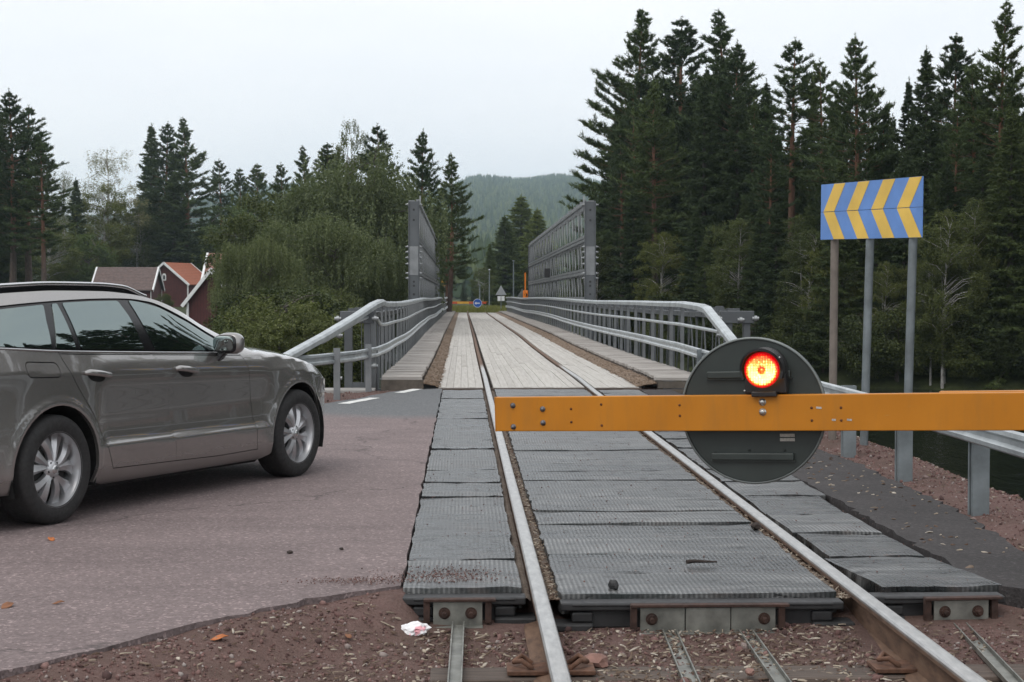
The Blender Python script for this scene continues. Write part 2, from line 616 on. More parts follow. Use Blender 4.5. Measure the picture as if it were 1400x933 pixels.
# ================================================================ RAILS
t = NT('rail_steel')
v = t.coord('Object', (1, 0.25, 1))
geo = t.n('ShaderNodeNewGeometry')
sx = t.n('ShaderNodeSeparateXYZ'); t.l(geo.outputs['Normal'], sx.inputs[0])
so = t.n('ShaderNodeSeparateXYZ'); t.l(t.coord('Object'), so.inputs[0])
top = t.ramp(t.math('ADD', t.math('MULTIPLY', so.outputs['Z'], 20), 0.5), [(0.05, 0), (0.3, 1)])
nn = t.noise(v, 30, 5, 0.6)
rust = t.ramp(nn, [(0.3, (0.070, 0.038, 0.024)), (0.7, (0.17, 0.10, 0.062))])
steel = t.ramp(nn, [(0.3, (0.36, 0.36, 0.355)), (0.7, (0.54, 0.535, 0.52))])
M_RAIL = t.set(t.mix(top, rust, steel), t.ramp(top, [(0, 0.85), (1, 0.42)]), t.ramp(top, [(0, 0.0), (1, 0.75)]))
RAIL = [(-.075, -.172), (.075, -.172), (.075, -.162), (.012, -.145), (.010, -.050), (.036, -.036), (.036, -.010), (.030, -.002), (.018, .001), (-.018, .001), (-.030, -.002), (-.036, -.010), (-.036, -.036), (-.010, -.050), (-.012, -.145), (-.075, -.162)]


def deck_dz(y):
    return np.interp(y, [0, 24, 26, 34, 44, 54, 62, 70, 90, 110, 135, 140], [0, 0, 0.02, -.03, -.055, -.045, -.07, -.10, -.17, -.24, -.32, -.36])


ys = [-12, 4, 8, 12, 16, 20, 24] + list(np.arange(27, 141, 3.0)) + [150, 160, 175]
for sx_, lab in ((-.7535, 'worn steel rail nearer the road, its head polished and web rusty'),
                 (.7535, 'worn steel rail nearer the river passing under the round sign disc')):
    pts = [(sx_ + (0.0006 * max(0, y - 140) ** 2), y, float(deck_dz(y))) for y in ys]
    o = MB().sweep(RAIL, pts).build('rail', M_RAIL)
    tag(o, lab, 'rail', 'rails of the track')

# ================================================================ RUBBER CROSSING PANELS
t = NT('ribbed_rubber')
v = t.coord('Object')
wv = t.n('ShaderNodeTexWave', wave_type='BANDS', bands_direction='X', wave_profile='SIN')
wv.inputs['Scale'].default_value = 13.0
wv.inputs['Distortion'].default_value = 0.6
wv.inputs['Detail'].default_value = 2
t.l(v, wv.inputs['Vector'])
wy = t.n('ShaderNodeTexWave', wave_type='BANDS', bands_direction='Y', wave_profile='SIN')
wy.inputs['Scale'].default_value = 10.0
t.l(v, wy.inputs['Vector'])
oi = t.n('ShaderNodeObjectInfo')
vo = t.n('ShaderNodeVectorMath', operation='ADD')
cb = t.n('ShaderNodeCombineXYZ'); t.l(t.math('MULTIPLY', oi.outputs['Random'], 57.0), cb.inputs[0])
t.l(v, vo.inputs[0]); t.l(cb.outputs[0], vo.inputs[1])
st = t.n('ShaderNodeMapping'); st.inputs['Scale'].default_value = (0.5, 3.0, 1); t.l(vo.outputs[0], st.inputs['Vector'])
wear = t.math('ADD', t.math('MULTIPLY', t.noise(st.outputs[0], 2.2, 8, 0.72), 1.25), t.math('SUBTRACT', t.math('MULTIPLY', oi.outputs['Random'], .16), .20))
wear2 = t.noise(vo.outputs[0], 9, 5, 0.6)
ribs = t.math('MULTIPLY', wv.outputs['Fac'], t.math('ADD', 0.7, t.math('MULTIPLY', wy.outputs['Fac'], 0.3)))
dark = t.ramp(wear, [(0.36, (0.010, 0.0105, 0.011)), (0.50, (0.030, 0.031, 0.0315)), (0.64, (0.085, 0.087, 0.087))])
lite = t.ramp(wear, [(0.36, (0.014, 0.015, 0.016)), (0.45, (0.030, 0.031, 0.0315)), (0.52, (0.088, 0.090, 0.090)), (0.62, (0.205, 0.208, 0.206))])
worn = t.ramp(t.noise(vo.outputs[0], 1.6, 6, 0.7), [(0.42, 1.0), (0.60, 0.35)])
col = t.mix(t.math('MULTIPLY', t.ramp(ribs, [(0.25, 0), (0.6, 1)]), worn), dark, lite)
stk = t.noise(t.coord('Object', (0.35, 7.0, 1)), 3.0, 7, 0.7)
col = t.mix(t.ramp(stk, [(0.53, 0), (0.62, 0.85)]), col, (0.016, 0.022, 0.022))
dust = t.ramp(t.noise(v, 1.1, 6, 0.65), [(0.60, 0), (0.74, 0.5)])
col = t.mix(dust, col, (0.16, 0.12, 0.105))
gouge = t.n('ShaderNodeTexVoronoi', feature='DISTANCE_TO_EDGE'); gouge.inputs['Scale'].default_value = 2.2
sg = t.n('ShaderNodeVectorMath', operation='ADD')
ng = t.n('ShaderNodeTexNoise'); ng.inputs['Scale'].default_value = 3.0; ng.inputs['Detail'].default_value = 5
t.l(st.outputs[0], ng.inputs['Vector']); t.l(st.outputs[0], sg.inputs[0]); t.l(ng.outputs['Color'], sg.inputs[1])
t.l(sg.outputs[0], gouge.inputs['Vector'])
gm = t.math('MULTIPLY', t.ramp(gouge.outputs['Distance'], [(0.0, 1.0), (0.035, 0.0)]), t.ramp(wear2, [(0.5, 0), (0.62, 1)]))
col = t.mix(gm, col, (0.014, 0.014, 0.015))
hh = t.math('ADD', t.math('MULTIPLY', ribs, 0.6), t.math('SUBTRACT', t.math('MULTIPLY', wear, 0.9), gm))
t.bump(hh, 0.7, 0.008)
M_RUB = t.set(col, t.ramp(wear, [(0.36, 0.22), (0.62, 0.50)]), 0.0, Specular_IOR_Level=0.6)


def rubber_panel(x0, x1, y0, y1, skew=0.0, seed=0, top=-0.010):
    """slightly warped rubber slab; own origin in its middle"""
    r = np.random.default_rng(seed)
    nxp, nyp = 10, 6
    hx, hy = (x1 - x0) / 2, (y1 - y0) / 2 - 0.008
    u = np.linspace(-1, 1, nxp); w_ = np.linspace(-1, 1, nyp)
    U, W_ = np.meshgrid(u, w_, indexing='ij')
    edge = np.maximum(np.abs(U) ** 8, np.abs(W_) ** 10)
    Z = -0.007 * edge + r.normal(0, .0016, U.shape) + 0.004 * np.sin(2.1 * U + r.uniform(0, 6)) * np.sin(1.5 * W_ + r.uniform(0, 6))
    Z += r.uniform(-.007, .007) * W_ + r.uniform(-.003, .003) * U
    V = np.stack([U * hx + r.normal(0, .0045, U.shape) * edge, W_ * hy + r.normal(0, .0055, U.shape) * edge, Z], -1).reshape(-1, 3)
    i = np.arange(nxp * nyp).reshape(nxp, nyp)
    F = np.stack([i[:-1, :-1], i[1:, :-1], i[1:, 1:], i[:-1, 1:]], -1).reshape(-1, 4)
    loop = list(i[:, 0]) + list(i[-1, 1:]) + list(i[-2::-1, -1]) + list(i[0, -2:0:-1])
    n = len(loop); b = len(V)
    low_ = V[loop].copy(); low_[:, 2] = -0.10
    V = np.concatenate([V, V[loop], low_])
    S = [(b + k, b + n + k, b + n + (k + 1) % n, b + (k + 1) % n) for k in range(n)]
    F = np.concatenate([F, np.array(S)])
    me = np_mesh('crossing_mat', V, F)
    sm = np.zeros(len(F), bool); sm[:(nxp - 1) * (nyp - 1)] = True
    me.polygons.foreach_set('use_smooth', sm)
    o = link_mesh('crossing_mat', me, M_RUB)
    o.location = ((x0 + x1) / 2, (y0 + y1) / 2, top)
    o.rotation_euler = (0, 0, skew)
    return o


for row, (x0, x1, stp, grp, lab, first) in enumerate((
        (-1.40, -0.835, 0.90, 'rubber panels beside the road', 'ribbed grey rubber crossing panel in the row between the road and the left rail', 'nearest ribbed rubber panel beside the road, smeared with red grit near its end'),
        (-0.655, 0.655, 0.60, 'rubber panels between the rails', 'wide ribbed rubber crossing panel in the row between the two rails', 'nearest wide rubber panel between the rails, above the long bolted steel plate'),
        (0.835, 1.42, 0.90, 'rubber panels on the river side', 'worn grey rubber crossing panel in the row right of the right rail', 'nearest river side rubber panel, twisted out of line with its row'))):
    y = 8.02 if row != 1 else 7.86
    k = 0
    while y < 24.35:
        y1 = min(y + stp, 24.40)
        sk = random.uniform(-.004, .004)
        xs = 0.0
        if row == 2 and k == 0: sk, xs = R(6.0), 0.03
        if row == 2 and k == 1: xs = -0.05
        if y1 - y > 0.3:
            o = rubber_panel(x0 + (0.02 if (row == 2 and k < 2) else 0), x1 + xs - (0.06 if row == 2 and k in (2, 3) else 0), y, y1, sk, row * 50 + k, -0.010 - (0.006 if k % 4 == 3 else 0))
            tag(o, first if k == 0 else lab, 'crossing panel', grp)
        y = y1; k += 1

# dark soft seal strip next to the rails (flangeway filler holds grit)
M_GRIT = simple('flangeway_grit', (0.105, 0.078, 0.058), 0.95, 0, 0.55, 55, 0.8, 120)
M_BLACKRUB = simple('black_rubber', (0.022, 0.022, 0.023), 0.62, 0, 0.35, 12, 0.2)
for xa, xb in ((-0.715, -0.655), (0.655, 0.715), (-0.835, -0.792), (0.792, 0.835)):
    n = 180
    yy = np.linspace(7.9, 24.4, n)
    vs, fs = [], []
    for i, y in enumerate(yy):
        zc = -0.050 + 0.014 * random.random()
        vs += [(xa, y, zc - .012), ((xa + xb) / 2, y, zc + .010 * random.random()), (xb, y, zc - .006)]
    for i in range(n - 1):
        fs += [(3 * i, 3 * i + 1, 3 * i + 4, 3 * i + 3), (3 * i + 1, 3 * i + 2, 3 * i + 5, 3 * i + 4)]
    o = MB().add(vs, fs).build('flangeway_grit', M_GRIT)
    tag(o, 'brown grit and needles packed in the groove beside a rail', 'grit', 'grit filled grooves along the rails', 'stuff')

# ---------------------------------------------------------------- panel end hardware
M_GALV = simple('galvanised_dull', (0.185, 0.185, 0.165), 0.50, 0.45, 0.45, 7, 0.08)
M_GALV2 = simple('galvanised_dark', (0.15, 0.16, 0.155), 0.5, 0.5, 0.35, 9, 0.1)
M_RUST = simple('rusty_steel', (0.115, 0.058, 0.036), 0.85, 0.15, 0.5, 18, 0.3)
M_RUSTD = simple('dark_rusty_steel', (0.055, 0.030, 0.023), 0.85, 0.2, 0.5, 18, 0.3)


def end_beam(x0, x1, y, label):
    t_ = thing('rubber_end_beam', label, 'rubber beam', ((x0 + x1) / 2, y, 0), 0, 'rubber beams under the panel ends')
    h = (x1 - x0) / 2
    b = MB()
    b.box((0, 0.03, -0.055), (2 * h, 0.12, 0.036))
    b.box((0, 0.05, -0.115), (2 * h - 0.16, 0.10, 0.085))
    b.box((0, -0.012 + .002, -0.046), (2 * h - 0.10, 0.05, 0.014))
    b.build('beam', M_BLACKRUB, t_, 0.007)
    for s in (-1, 1):
        MB().box((s * (h - 0.05), 0.02, -0.150), (0.20, 0.14, 0.040)).box((s * (h - 0.10), 0.03, -0.105), (0.10, 0.10, 0.05)).build('foot', M_BLACKRUB, t_, 0.010)
    return t_


end_beam(-1.40, -0.815, 7.93, 'black rubber beam below the panel beside the road')
end_beam(-0.66, 0.66, 7.77, 'long black rubber beam below the middle panel')
end_beam(0.83, 1.46, 7.90, 'black rubber beam below the twisted river side panel')


def end_stop(x0, x1, y, label, parts, rz=0.0):
    t_ = thing('steel_end_stop', label, 'end stop', ((x0 + x1) / 2, y, 0), rz, 'steel end stops of the crossing panels')
    h = (x1 - x0) / 2
    M = M_GALV
    n = parts
    edges = np.linspace(-h, h, n + 1)
    for i in range(n):
        a, b_ = edges[i], edges[i + 1]
        dy = -0.006 if i == 1 else 0
        MB().box(((a + b_) / 2, dy, -0.105), (b_ - a - 0.004, 0.012, 0.115)).build('plate', M, t_, 0.002)
    MB().box((0, -0.028, -0.162), (2 * h, 0.05, 0.010)).build('flange', M, t_, 0.002)
    MB().box((0.01, 0.00, -0.038), (2 * h + 0.10, 0.05, 0.012)).box((-h - 0.028, 0.0, -0.09), (0.03, 0.03, 0.11)).box((h + 0.026, 0.0, -0.09), (0.03, 0.03, 0.11)).build('angle_iron', M_RUSTD, t_, 0.002)
    for s in (-1, 1):
        px = s * (h - 0.055)
        b = MB()
        b.cyl((px, -0.004, -0.10), (px, -0.020, -0.10), 0.021, 6)
        b.cyl((px, -0.018, -0.10), (px, -0.048, -0.103), 0.011, 10)
        b.build('bolt', M_RUSTD, t_)
        MB().cyl((px, -0.005, -0.10), (px, -0.009, -0.10), 0.028, 16).build('washer', M_RUSTD, t_)
    return t_


end_stop(-1.255, -1.02, 7.855, 'short bolted steel plate with rusty angle below the roadside panel', 1)
end_stop(-0.30, 0.33, 7.685, 'long pale bolted steel plate in three sections below the middle panel', 3)
end_stop(1.10, 1.37, 7.83, 'tilted bolted steel plate below the twisted river side panel', 1, R(4))


def channel(a, b, wdt, label, hgt=0.022):
    a, b = Vector(a), Vector(b)
    d = (b - a).normalized(); s = Vector((d.y, -d.x, 0))
    bld = MB()
    for k in (-1, 1):
        bld.bar(a + s * wdt / 2 * k + Vector((0, 0, hgt / 2)), b + s * wdt / 2 * k + Vector((0, 0, hgt / 2)), 0.006, hgt)
    bld.bar(a + Vector((0, 0, .002)), b + Vector((0, 0, .002)), wdt - .008, 0.004)
    o = bld.build('steel_channel', M_GALV)
    return tag(o, label, 'steel channel', 'steel channels lying on the ballast')


channel((-1.135, 7.80, -.150), (-1.155, 5.6, -.135), 0.052, 'thin steel channel on the ballast below the roadside end plate')
channel((-.165, 7.66, -.165), (-.245, 5.6, -.150), 0.062, 'left one of two steel channels under the long middle plate')
channel((.185, 7.66, -.165), (.125, 5.6, -.150), 0.062, 'right one of two steel channels under the long middle plate')
channel((1.215, 7.78, -.165), (.955, 5.6, -.140), 0.060, 'steel channel on the ballast right of the right rail')

# sleepers and tie plates in front of the crossing
t = NT('old_sleeper_wood')
v = t.coord('Object', (0.35, 6, 6))
t.bump(t.noise(v, 12, 6), 0.5, 0.01)
M_SLEEP = t.set(t.ramp(t.noise(v, 9, 6, 0.65), [(0.3, (0.040, 0.030, 0.024)), (0.7, (0.125, 0.095, 0.078))]), 0.9)
for k, y in enumerate((6.86, 6.22, 5.55, 4.9)):
    o = MB().box((0, 0, 0), (2.5, 0.24, 0.14)).build('railway_sleeper', M_SLEEP, None, 0.012)
    o.location = (0, y, -0.229)
    tag(o, ['brown wooden sleeper half buried in ballast just before the end plates', 'brown wooden sleeper at the very bottom edge of the picture', 'brown wooden sleeper below the camera', 'brown wooden sleeper behind the camera'][k], 'sleeper', 'wooden sleepers under the track')
    for s in (-1, 1):
        tp = thing('tie_plate', ('rusty tie plate clamping the %s rail to the %s sleeper' % ('left' if s < 0 else 'right', ['first', 'second', 'third', 'fourth'][k])), 'tie plate', (s * .7535, y, -.142), 0, 'rusty tie plates')
        MB().box((0, 0, 0), (0.36, 0.17, 0.018)).build('plate', M_RUST, tp, 0.003)
        for q in (-1, 1):
            b = MB()
            b.tube([(q * .075, -.05, .012), (q * .12, -.05, .045), (q * .15, 0, .03), (q * .12, .05, .045), (q * .075, .05, .012)], 0.011, 8)
            b.build('clip', M_RUST, tp)
# ================================================================ LEVEL CROSSING BOOM
t = NT('boom_paint')
v = t.coord('Object')
n1 = t.noise(v, 3, 6, 0.6)
col = t.ramp(n1, [(0.3, (0.41, 0.148, 0.006)), (0.7, (0.48, 0.178, 0.008))])
scr = t.noise(t.coord('Object', (1.2, 8, 8)), 9, 6, 0.7)
col = t.mix(t.ramp(scr, [(0.66, 0), (0.74, 0.5)]), col, (0.40, 0.28, 0.14))
grm = t.noise(t.coord('Object', (7, 5, 1.1)), 3.0, 6, 0.65)
col = t.mix(t.ramp(grm, [(0.48, 0), (0.80, 0.30)]), col, (0.20, 0.11, 0.035))
M_BOOM = t.set(col, t.ramp(n1, [(0.3, 0.36), (0.7, 0.50)]), 0.0, Specular_IOR_Level=0.35)
M_DISC = simple('disc_back_grey', (0.036, 0.044, 0.041), 0.42, 0.30, 0.18, 5)
M_RIM = simple('disc_rim', (0.15, 0.165, 0.16), 0.40, 0.5, 0.2, 6)
M_BLACKPL = simple('black_plastic', (0.014, 0.013, 0.014), 0.38, 0, 0.25, 10)
M_ZINC = simple('zinc_bolt', (0.50, 0.50, 0.48), 0.32, 0.85, 0.2, 30)
M_DULLBOLT = simple('dull_bolt', (0.14, 0.14, 0.15), 0.45, 0.7, 0.4, 30)
M_HOLE = simple('hole_dark', (0.10, 0.028, 0.006), 0.8, 0, 0.3, 30)
M_WHITEP = simple('white_paint', (0.72, 0.73, 0.74), 0.45, 0, 0.08, 6)
M_RUSTW = simple('rust_label', (0.42, 0.40, 0.36), 0.6, 0, 0.25, 120)

A = Vector((-0.965, 7.395, 0.868)); B = Vector((1.095, 6.55, 0.937))
bd = (B - A); bl = bd.length
u = bd.normalized()
gate = thing('crossing_barrier', 'orange level crossing boom lowered across the track', 'barrier')
side = Vector((u.y, -u.x, 0)).normalized()      # towards the camera
upv = side.cross(u)
if upv.z < 0: upv = -upv
M4 = Matrix(((u.x, -side.x, upv.x, A.x), (u.y, -side.y, upv.y, A.y), (u.z, -side.z, upv.z, A.z), (0, 0, 0, 1)))
# local frame: x along the boom from its tip, -y to the camera, z up
gate.matrix_world = M4
LB = 4.55
b = MB()
b.box((LB / 2, 0, 0), (LB, 0.046, 0.150))
boom = b.build('boom', M_BOOM, gate, 0.004, 3)
b = MB()
b.box((LB / 2 + 0.95, 0.052, 0.004), (LB - 1.9, 0.048, 0.150))
b.build('boom_inner_section', M_BOOM, gate, 0.004, 3)
MB().box((0.004, -0.0, 0), (0.005, 0.050, 0.152)).build('end_cap', M_BOOM, gate, 0.002)


def frac(px):      # pixel column -> distance along the boom (construction numbers only)
    return px


def bolt(x, z, r, m, nm='bolt', hh=0.012):
    bb = MB()
    bb.lathe([(r * 1.45, 0), (r * 1.45, .002), (r, .0025), (r, hh * .7), (r * .6, hh), (0.0005, hh)],
             Matrix.Translation((x, -0.023, z)) @ Matrix.Rotation(R(90), 4, 'X'), 14)
    bb.build(nm, m, gate)


for x, z in ((0.087, .038), (0.087, -.055), (0.225, .022), (0.225, -.038)): bolt(x, z, 0.0085, M_DULLBOLT)
for x, z in ((0.355, .022), (0.355, -.035), (0.492, .040), (0.492, -.050), (0.838, .035), (0.838, -.010), (1.395, .020), (1.395, -.032), (1.515, .020), (1.515, -.032)):
    MB().lathe([(0.0005, .0012), (.0055, .0012), (.0055, 0)], Matrix.Translation((x, -0.0232, z)) @ Matrix.Rotation(R(90), 4, 'X'), 12).build('hole', M_HOLE, gate)
for z in (.045, .004): bolt(1.192, z, 0.0105, M_ZINC)
for x, z, ww in ((1.425, .020, .022), (1.485, -.030, .016), (1.548, -.030, .020)):
    MB().box((x, -0.0236, z), (ww, 0.0012, 0.008), (0, R(4), 0)).build('paint_chip', simple('bare_metal', (0.42, 0.40, 0.38), 0.5, 0.3, 0.3, 60), gate)

# mast and drive outside the picture, so that the boom is held by something
b = MB()
b.box((LB + 0.06, 0.02, -0.36), (0.26, 0.30, 1.20))
b.build('drive_cabinet', M_GALV, gate, 0.01)
MB().cyl((LB + .02, -.14, 0), (LB + .02, .18, 0), .05, 16).build('pivot', M_GALV2, gate)
MB().box((LB + 0.50, 0.06, 0.0), (0.7, 0.05, 0.20)).build('counterweight', M_GALV2, gate, 0.006)

# round sign disc on the far side of the boom, seen from behind
disc = thing('round_sign', 'round dark grey sign disc seen from behind, fixed to the orange boom', 'sign')
disc.matrix_world = M4 @ Matrix.Translation((1.135, 0.052, 0.005))
RX = Matrix.Rotation(R(-90), 4, 'X')
MB().lathe([(0.0005, 0), (.298, 0), (.302, .006), (.302, .010), (0.0005, .010)], RX, 72, False).build('disc', M_DISC, disc)
MB().lathe([(.300, -.007), (.306, -.009), (.309, -.004), (.309, .012), (.301, .014)], RX, 72).build('rim', M_RIM, disc)
MB().lathe([(0.0005, .0125), (.296, .0125), (.296, .0115)], RX, 64, False).build('sign_face', simple('sign_red', (0.55, 0.03, 0.03), .4), disc)
for z, x0, x1 in ((.152, -.190, .165), (-.192, -.178, .170)):
    MB().box(((x0 + x1) / 2, -.012, z), (x1 - x0, .024, .030)).build('stiffener', M_DISC, disc, 0.004)
    MB().box(((x0 + x1) / 2, -.008, z - .018), (x1 - x0 + .012, .016, .006)).build('stiffener_lip', M_DISC, disc)
for z in (-.104, -.122):
    MB().box((.142, -.0015, z), (.062, .002, .013)).build('sticker', M_RUSTW, disc)
for x, z in ((-.02, -.166), (.13, -.166), (-.165, -.176), (.04, .255)):
    MB().lathe([(.005, 0), (.005, .004), (.0005, .006)], Matrix.Translation((x, -.001, z)) @ Matrix.Rotation(R(90), 4, 'X'), 10).build('rivet', M_DISC, disc)

# red lamp standing on the boom
lamp = thing('warning_lamp', 'lit red warning lamp in a black arched hood standing on the orange boom', 'lamp')
lamp.matrix_world = M4 @ Matrix.Translation((1.203, -0.012, 0.075))
arch = [(-.088, .004), (-.086, .10)] + [(-.086 * math.cos(a), .105 + .092 * math.sin(a)) for a in np.linspace(0.15, math.pi - 0.15, 20)] + [(.086, .10), (.088, .004)]
P = Matrix(((1, 0, 0, 0), (0, 0, -1, 0), (0, 1, 0, 0), (0, 0, 0, 1)))       # prism (x,y)->(x,z), extrude to -y
b = MB(); b.prism(arch, -0.055, 0.0, P)
b.build('housing', M_BLACKPL, lamp, 0.006)
# hood: rim ring that sticks out around the lens
vs, fs = [], []
N = 40
for i in range(N + 1):
    a = R(-25) + (math.pi + R(50)) * i / N
    for (rr, dep) in ((.086, 0), (.090, -.070 - .025 * max(0, math.sin(a))), (.080, -.070 - .025 * max(0, math.sin(a))), (.078, 0)):
        vs.append((rr * math.cos(a), dep, .105 + rr * math.sin(a)))
for i in range(N):
    for k in range(4):
        fs.append((4 * i + k, 4 * i + (k + 1) % 4, 4 * i + 4 + (k + 1) % 4, 4 * i + 4 + k))
fs += [(0, 1, 2, 3), (4 * N + 3, 4 * N + 2, 4 * N + 1, 4 * N)]
MB().add(vs, fs, False).build('hood', M_BLACKPL, lamp)
MB().box((0, -.010, .004), (.105, .050, .022)).build('base', M_BLACKPL, lamp, 0.004)

# lens: lit LED field, ribbed
t = NT('lit_red_lens')
v = t.coord('Object')
sx = t.n('ShaderNodeSeparateXYZ'); t.l(v, sx.inputs[0])
x_, z_ = sx.outputs['X'], t.math('SUBTRACT', sx.outputs['Z'], 0.105)
r2 = t.math('SQRT', t.math('ADD', t.math('MULTIPLY', x_, x_), t.math('MULTIPLY', z_, z_)))
rib = t.n('ShaderNodeTexWave', wave_type='BANDS', bands_direction='X'); rib.inputs['Scale'].default_value = 48; t.l(v, rib.inputs['Vector'])
led = t.n('ShaderNodeTexVoronoi'); led.inputs['Scale'].default_value = 95; led.inputs['Randomness'].default_value = 0.35; t.l(v, led.inputs['Vector'])
# brightness over the lens: bright ring and lower arc, darker heart and top as the LED clusters lie
ring = t.ramp(r2, [(0.0, 0.50), (0.013, 0.20), (0.022, 0.95), (0.052, 1.0), (0.062, 0.30), (0.070, 0.04)])
low_ = t.ramp(t.math('ADD', t.math('MULTIPLY', z_, 7), 0.5), [(0.1, 1.0), (0.40, 0.9), (0.58, 0.65), (0.85, 0.30)])
spots = t.ramp(led.outputs['Distance'], [(0.15, 1.0), (0.6, 0.45)])
E_ = t.math('MULTIPLY', 2.1, t.math('MULTIPLY', t.math('MULTIPLY', ring, low_), t.math('MULTIPLY', spots, t.math('ADD', 0.55, t.math('MULTIPLY', rib.outputs['Fac'], 0.45)))))
ecol = t.ramp(E_, [(0.0, (0.40, 0.0, 0.005)), (0.10, (1.0, 0.012, 0.01)), (0.24, (1.0, 0.10, 0.012)), (0.42, (1.0, 0.36, 0.04)), (0.65, (1.0, 0.72, 0.22))])
M_LENS = t.set((0.25, 0.004, 0.006), 0.15, 0.0, Emission_Color=ecol, Emission_Strength=t.math('ADD', 0.6, t.math('MULTIPLY', E_, 2.6)))
MB().lathe([(.074, .056), (.070, .062), (.045, .067), (.02, .069), (.0005, .0695)], Matrix.Translation((0, 0, .105)) @ Matrix.Rotation(R(90), 4, 'X'), 48).build('lens', M_LENS, lamp)
for x, z in ((-.075, .155), (-.075, .02), (.074, .155)):
    MB().lathe([(.004, 0), (.004, .003), (.0005, .004)], Matrix.Translation((x, -.055, z)) @ Matrix.Rotation(R(90), 4, 'X'), 8).build('screw', M_ZINC, lamp)

# ================================================================ CHEVRON SIGN ON THREE POSTS
M_BLUE = simple('sign_blue', (0.120, 0.255, 0.59), 0.42, 0, 0.16, 2.2)
M_YEL = simple('sign_yellow', (0.74, 0.48, 0.085), 0.42, 0, 0.14, 2.2)
M_POST = simple('galvanised_post', (0.185, 0.21, 0.22), 0.5, 0.40, 0.28, 5)
M_POSTB = simple('weathered_brown_post', (0.17, 0.145, 0.125), 0.75, 0.1, 0.25, 6)
S0, S1 = Vector((2.345, 16.2, 1.905)), Vector((2.868, 14.52, 1.905))
sd = (S1 - S0); sl = sd.length; su = sd.normalized()
sg_ = thing('chevron_sign', 'blue and yellow chevron arrow sign on three leaning posts behind the guardrail', 'sign')
sn = Vector((su.y, -su.x, 0))      # towards camera side
if sn.y > 0: sn = -sn
sn = Vector((-abs(sn.x), -abs(sn.y), 0)).normalized()
MS = Matrix(((su.x, -sn.x, 0, S0.x), (su.y, -sn.y, 0, S0.y), (0, 0, 1, 0), (0, 0, 0, 1)))
sg_.matrix_world = MS
SH, SZ = 0.53, 1.905
tilt = Matrix.Translation((0, 0, SZ)) @ Matrix.Rotation(R(1.0), 4, 'Y')
for nm, z0, z1 in (('upper_panel', SH * .5 + .002, SH), ('lower_panel', 0, SH * .5 - .002)):
    o = MB().box((sl / 2, 0.006, (z0 + z1) / 2), (sl, 0.012, z1 - z0)).build(nm, M_BLUE, sg_)
    o.matrix_local = tilt
# chevrons: each half a slanted yellow band pointing to the track
for k in range(4):
    xc = 0.055 + k * 0.435
    wb = 0.205
    for nm, z0, z1, d0, d1 in (('u', SH * .5 + .003, SH - .002, 0.0, 0.20), ('l', .002, SH * .5 - .003, 0.20, 0.0)):
        q = [(xc + d0, z0), (xc + d0 + wb, z0), (min(xc + d1 + wb, sl - .002), z1), (xc + d1, z1)]
        vs = [(x, -0.0025, z) for x, z in q]
        o = MB().add(vs, [(0, 1, 2, 3)]).build('yellow_chevron', M_YEL, sg_)
        o.matrix_local = tilt
o = MB().box((sl / 2, 0.018, SH * .5), (sl - .05, 0.014, 0.03)).box((sl / 2, 0.018, SH * .92), (sl - .05, 0.014, 0.025)).box((sl / 2, 0.018, SH * .08), (sl - .05, 0.014, 0.025)).build('back_rail', M_GALV2, sg_)
o.matrix_local = tilt
for x, dx, m in ((0.20, -.035, M_POSTB), (0.86, -.125, M_POST), (1.58, -.12, M_POST)):
    MB().tube([(x + dx, 0.045, -.35), (x, 0.045, SZ + SH * .9)], 0.038, 14).build('post', m, sg_)
    for zc in (SZ + .05, SZ + SH * .85):
        MB().box((x, 0.034, zc), (.10, .018, .03)).build('clamp', M_GALV2, sg_)

# ================================================================ ROADSIDE GUARDRAIL (river side) joined to the bridge rail
M_RAILG = simple('galvanised_rail', (0.43, 0.46, 0.47), 0.42, 0.50, 0.25, 4)
KOHL = [(-.012, .075), (-.030, .062), (-.034, .035), (-.010, .015), (-.010, -.015), (-.034, -.035), (-.030, -.062), (-.012, -.075), (.006, -.070), (.006, .070)]
# ================================================================ PANEL BRIDGE
M_STEEL = simple('grey_bridge_steel', (0.225, 0.235, 0.242), 0.46, 0.45, 0.22, 2.5, 0.05)
M_STEELD = simple('dark_bridge_steel', (0.100, 0.108, 0.115), 0.48, 0.35, 0.18, 1.4, 0.04)
M_STEELL = simple('pale_bridge_steel', (0.30, 0.315, 0.32), 0.42, 0.5, 0.15, 3)
t = NT('weathered_deck_planks')
v = t.coord('Object', (9, 0.35, 9))
geo = t.n('ShaderNodeNewGeometry')
g = t.noise(v, 3.0, 7, 0.62)
c = t.ramp(g, [(0.25, (0.33, 0.308, 0.28)), (0.5, (0.42, 0.402, 0.374)), (0.75, (0.48, 0.464, 0.438))])
c = t.mix(1.0, c, t.ramp(geo.outputs['Random Per Island'], [(0, (0.92, 0.915, 0.91)), (0.5, (1, 1, 1)), (1, (1.05, 1.05, 1.045))]), 'MULTIPLY')
st_ = t.noise(t.coord('Object', (1.2, 0.06, 1)), 2.2, 5, 0.6)
c = t.mix(t.ramp(st_, [(0.55, 0), (0.78, 0.30)]), c, (0.26, 0.225, 0.19))
t.bump(g, 0.35, 0.006)
M_PLANK = t.set(c, 0.9, 0.0, Specular_IOR_Level=0.25)
t = NT('weathered_walk_boards')
v = t.coord('Object', (0.6, 9, 9))
geo = t.n('ShaderNodeNewGeometry')
g = t.noise(v, 3.0, 7, 0.62)
c = t.ramp(g, [(0.25, (0.27, 0.255, 0.235)), (0.75, (0.45, 0.43, 0.405))])
c = t.mix(1.0, c, t.ramp(geo.outputs['Random Per Island'], [(0, (0.78, 0.76, 0.75)), (1, (1.12, 1.1, 1.1))]), 'MULTIPLY')
t.bump(g, 0.35, 0.006)
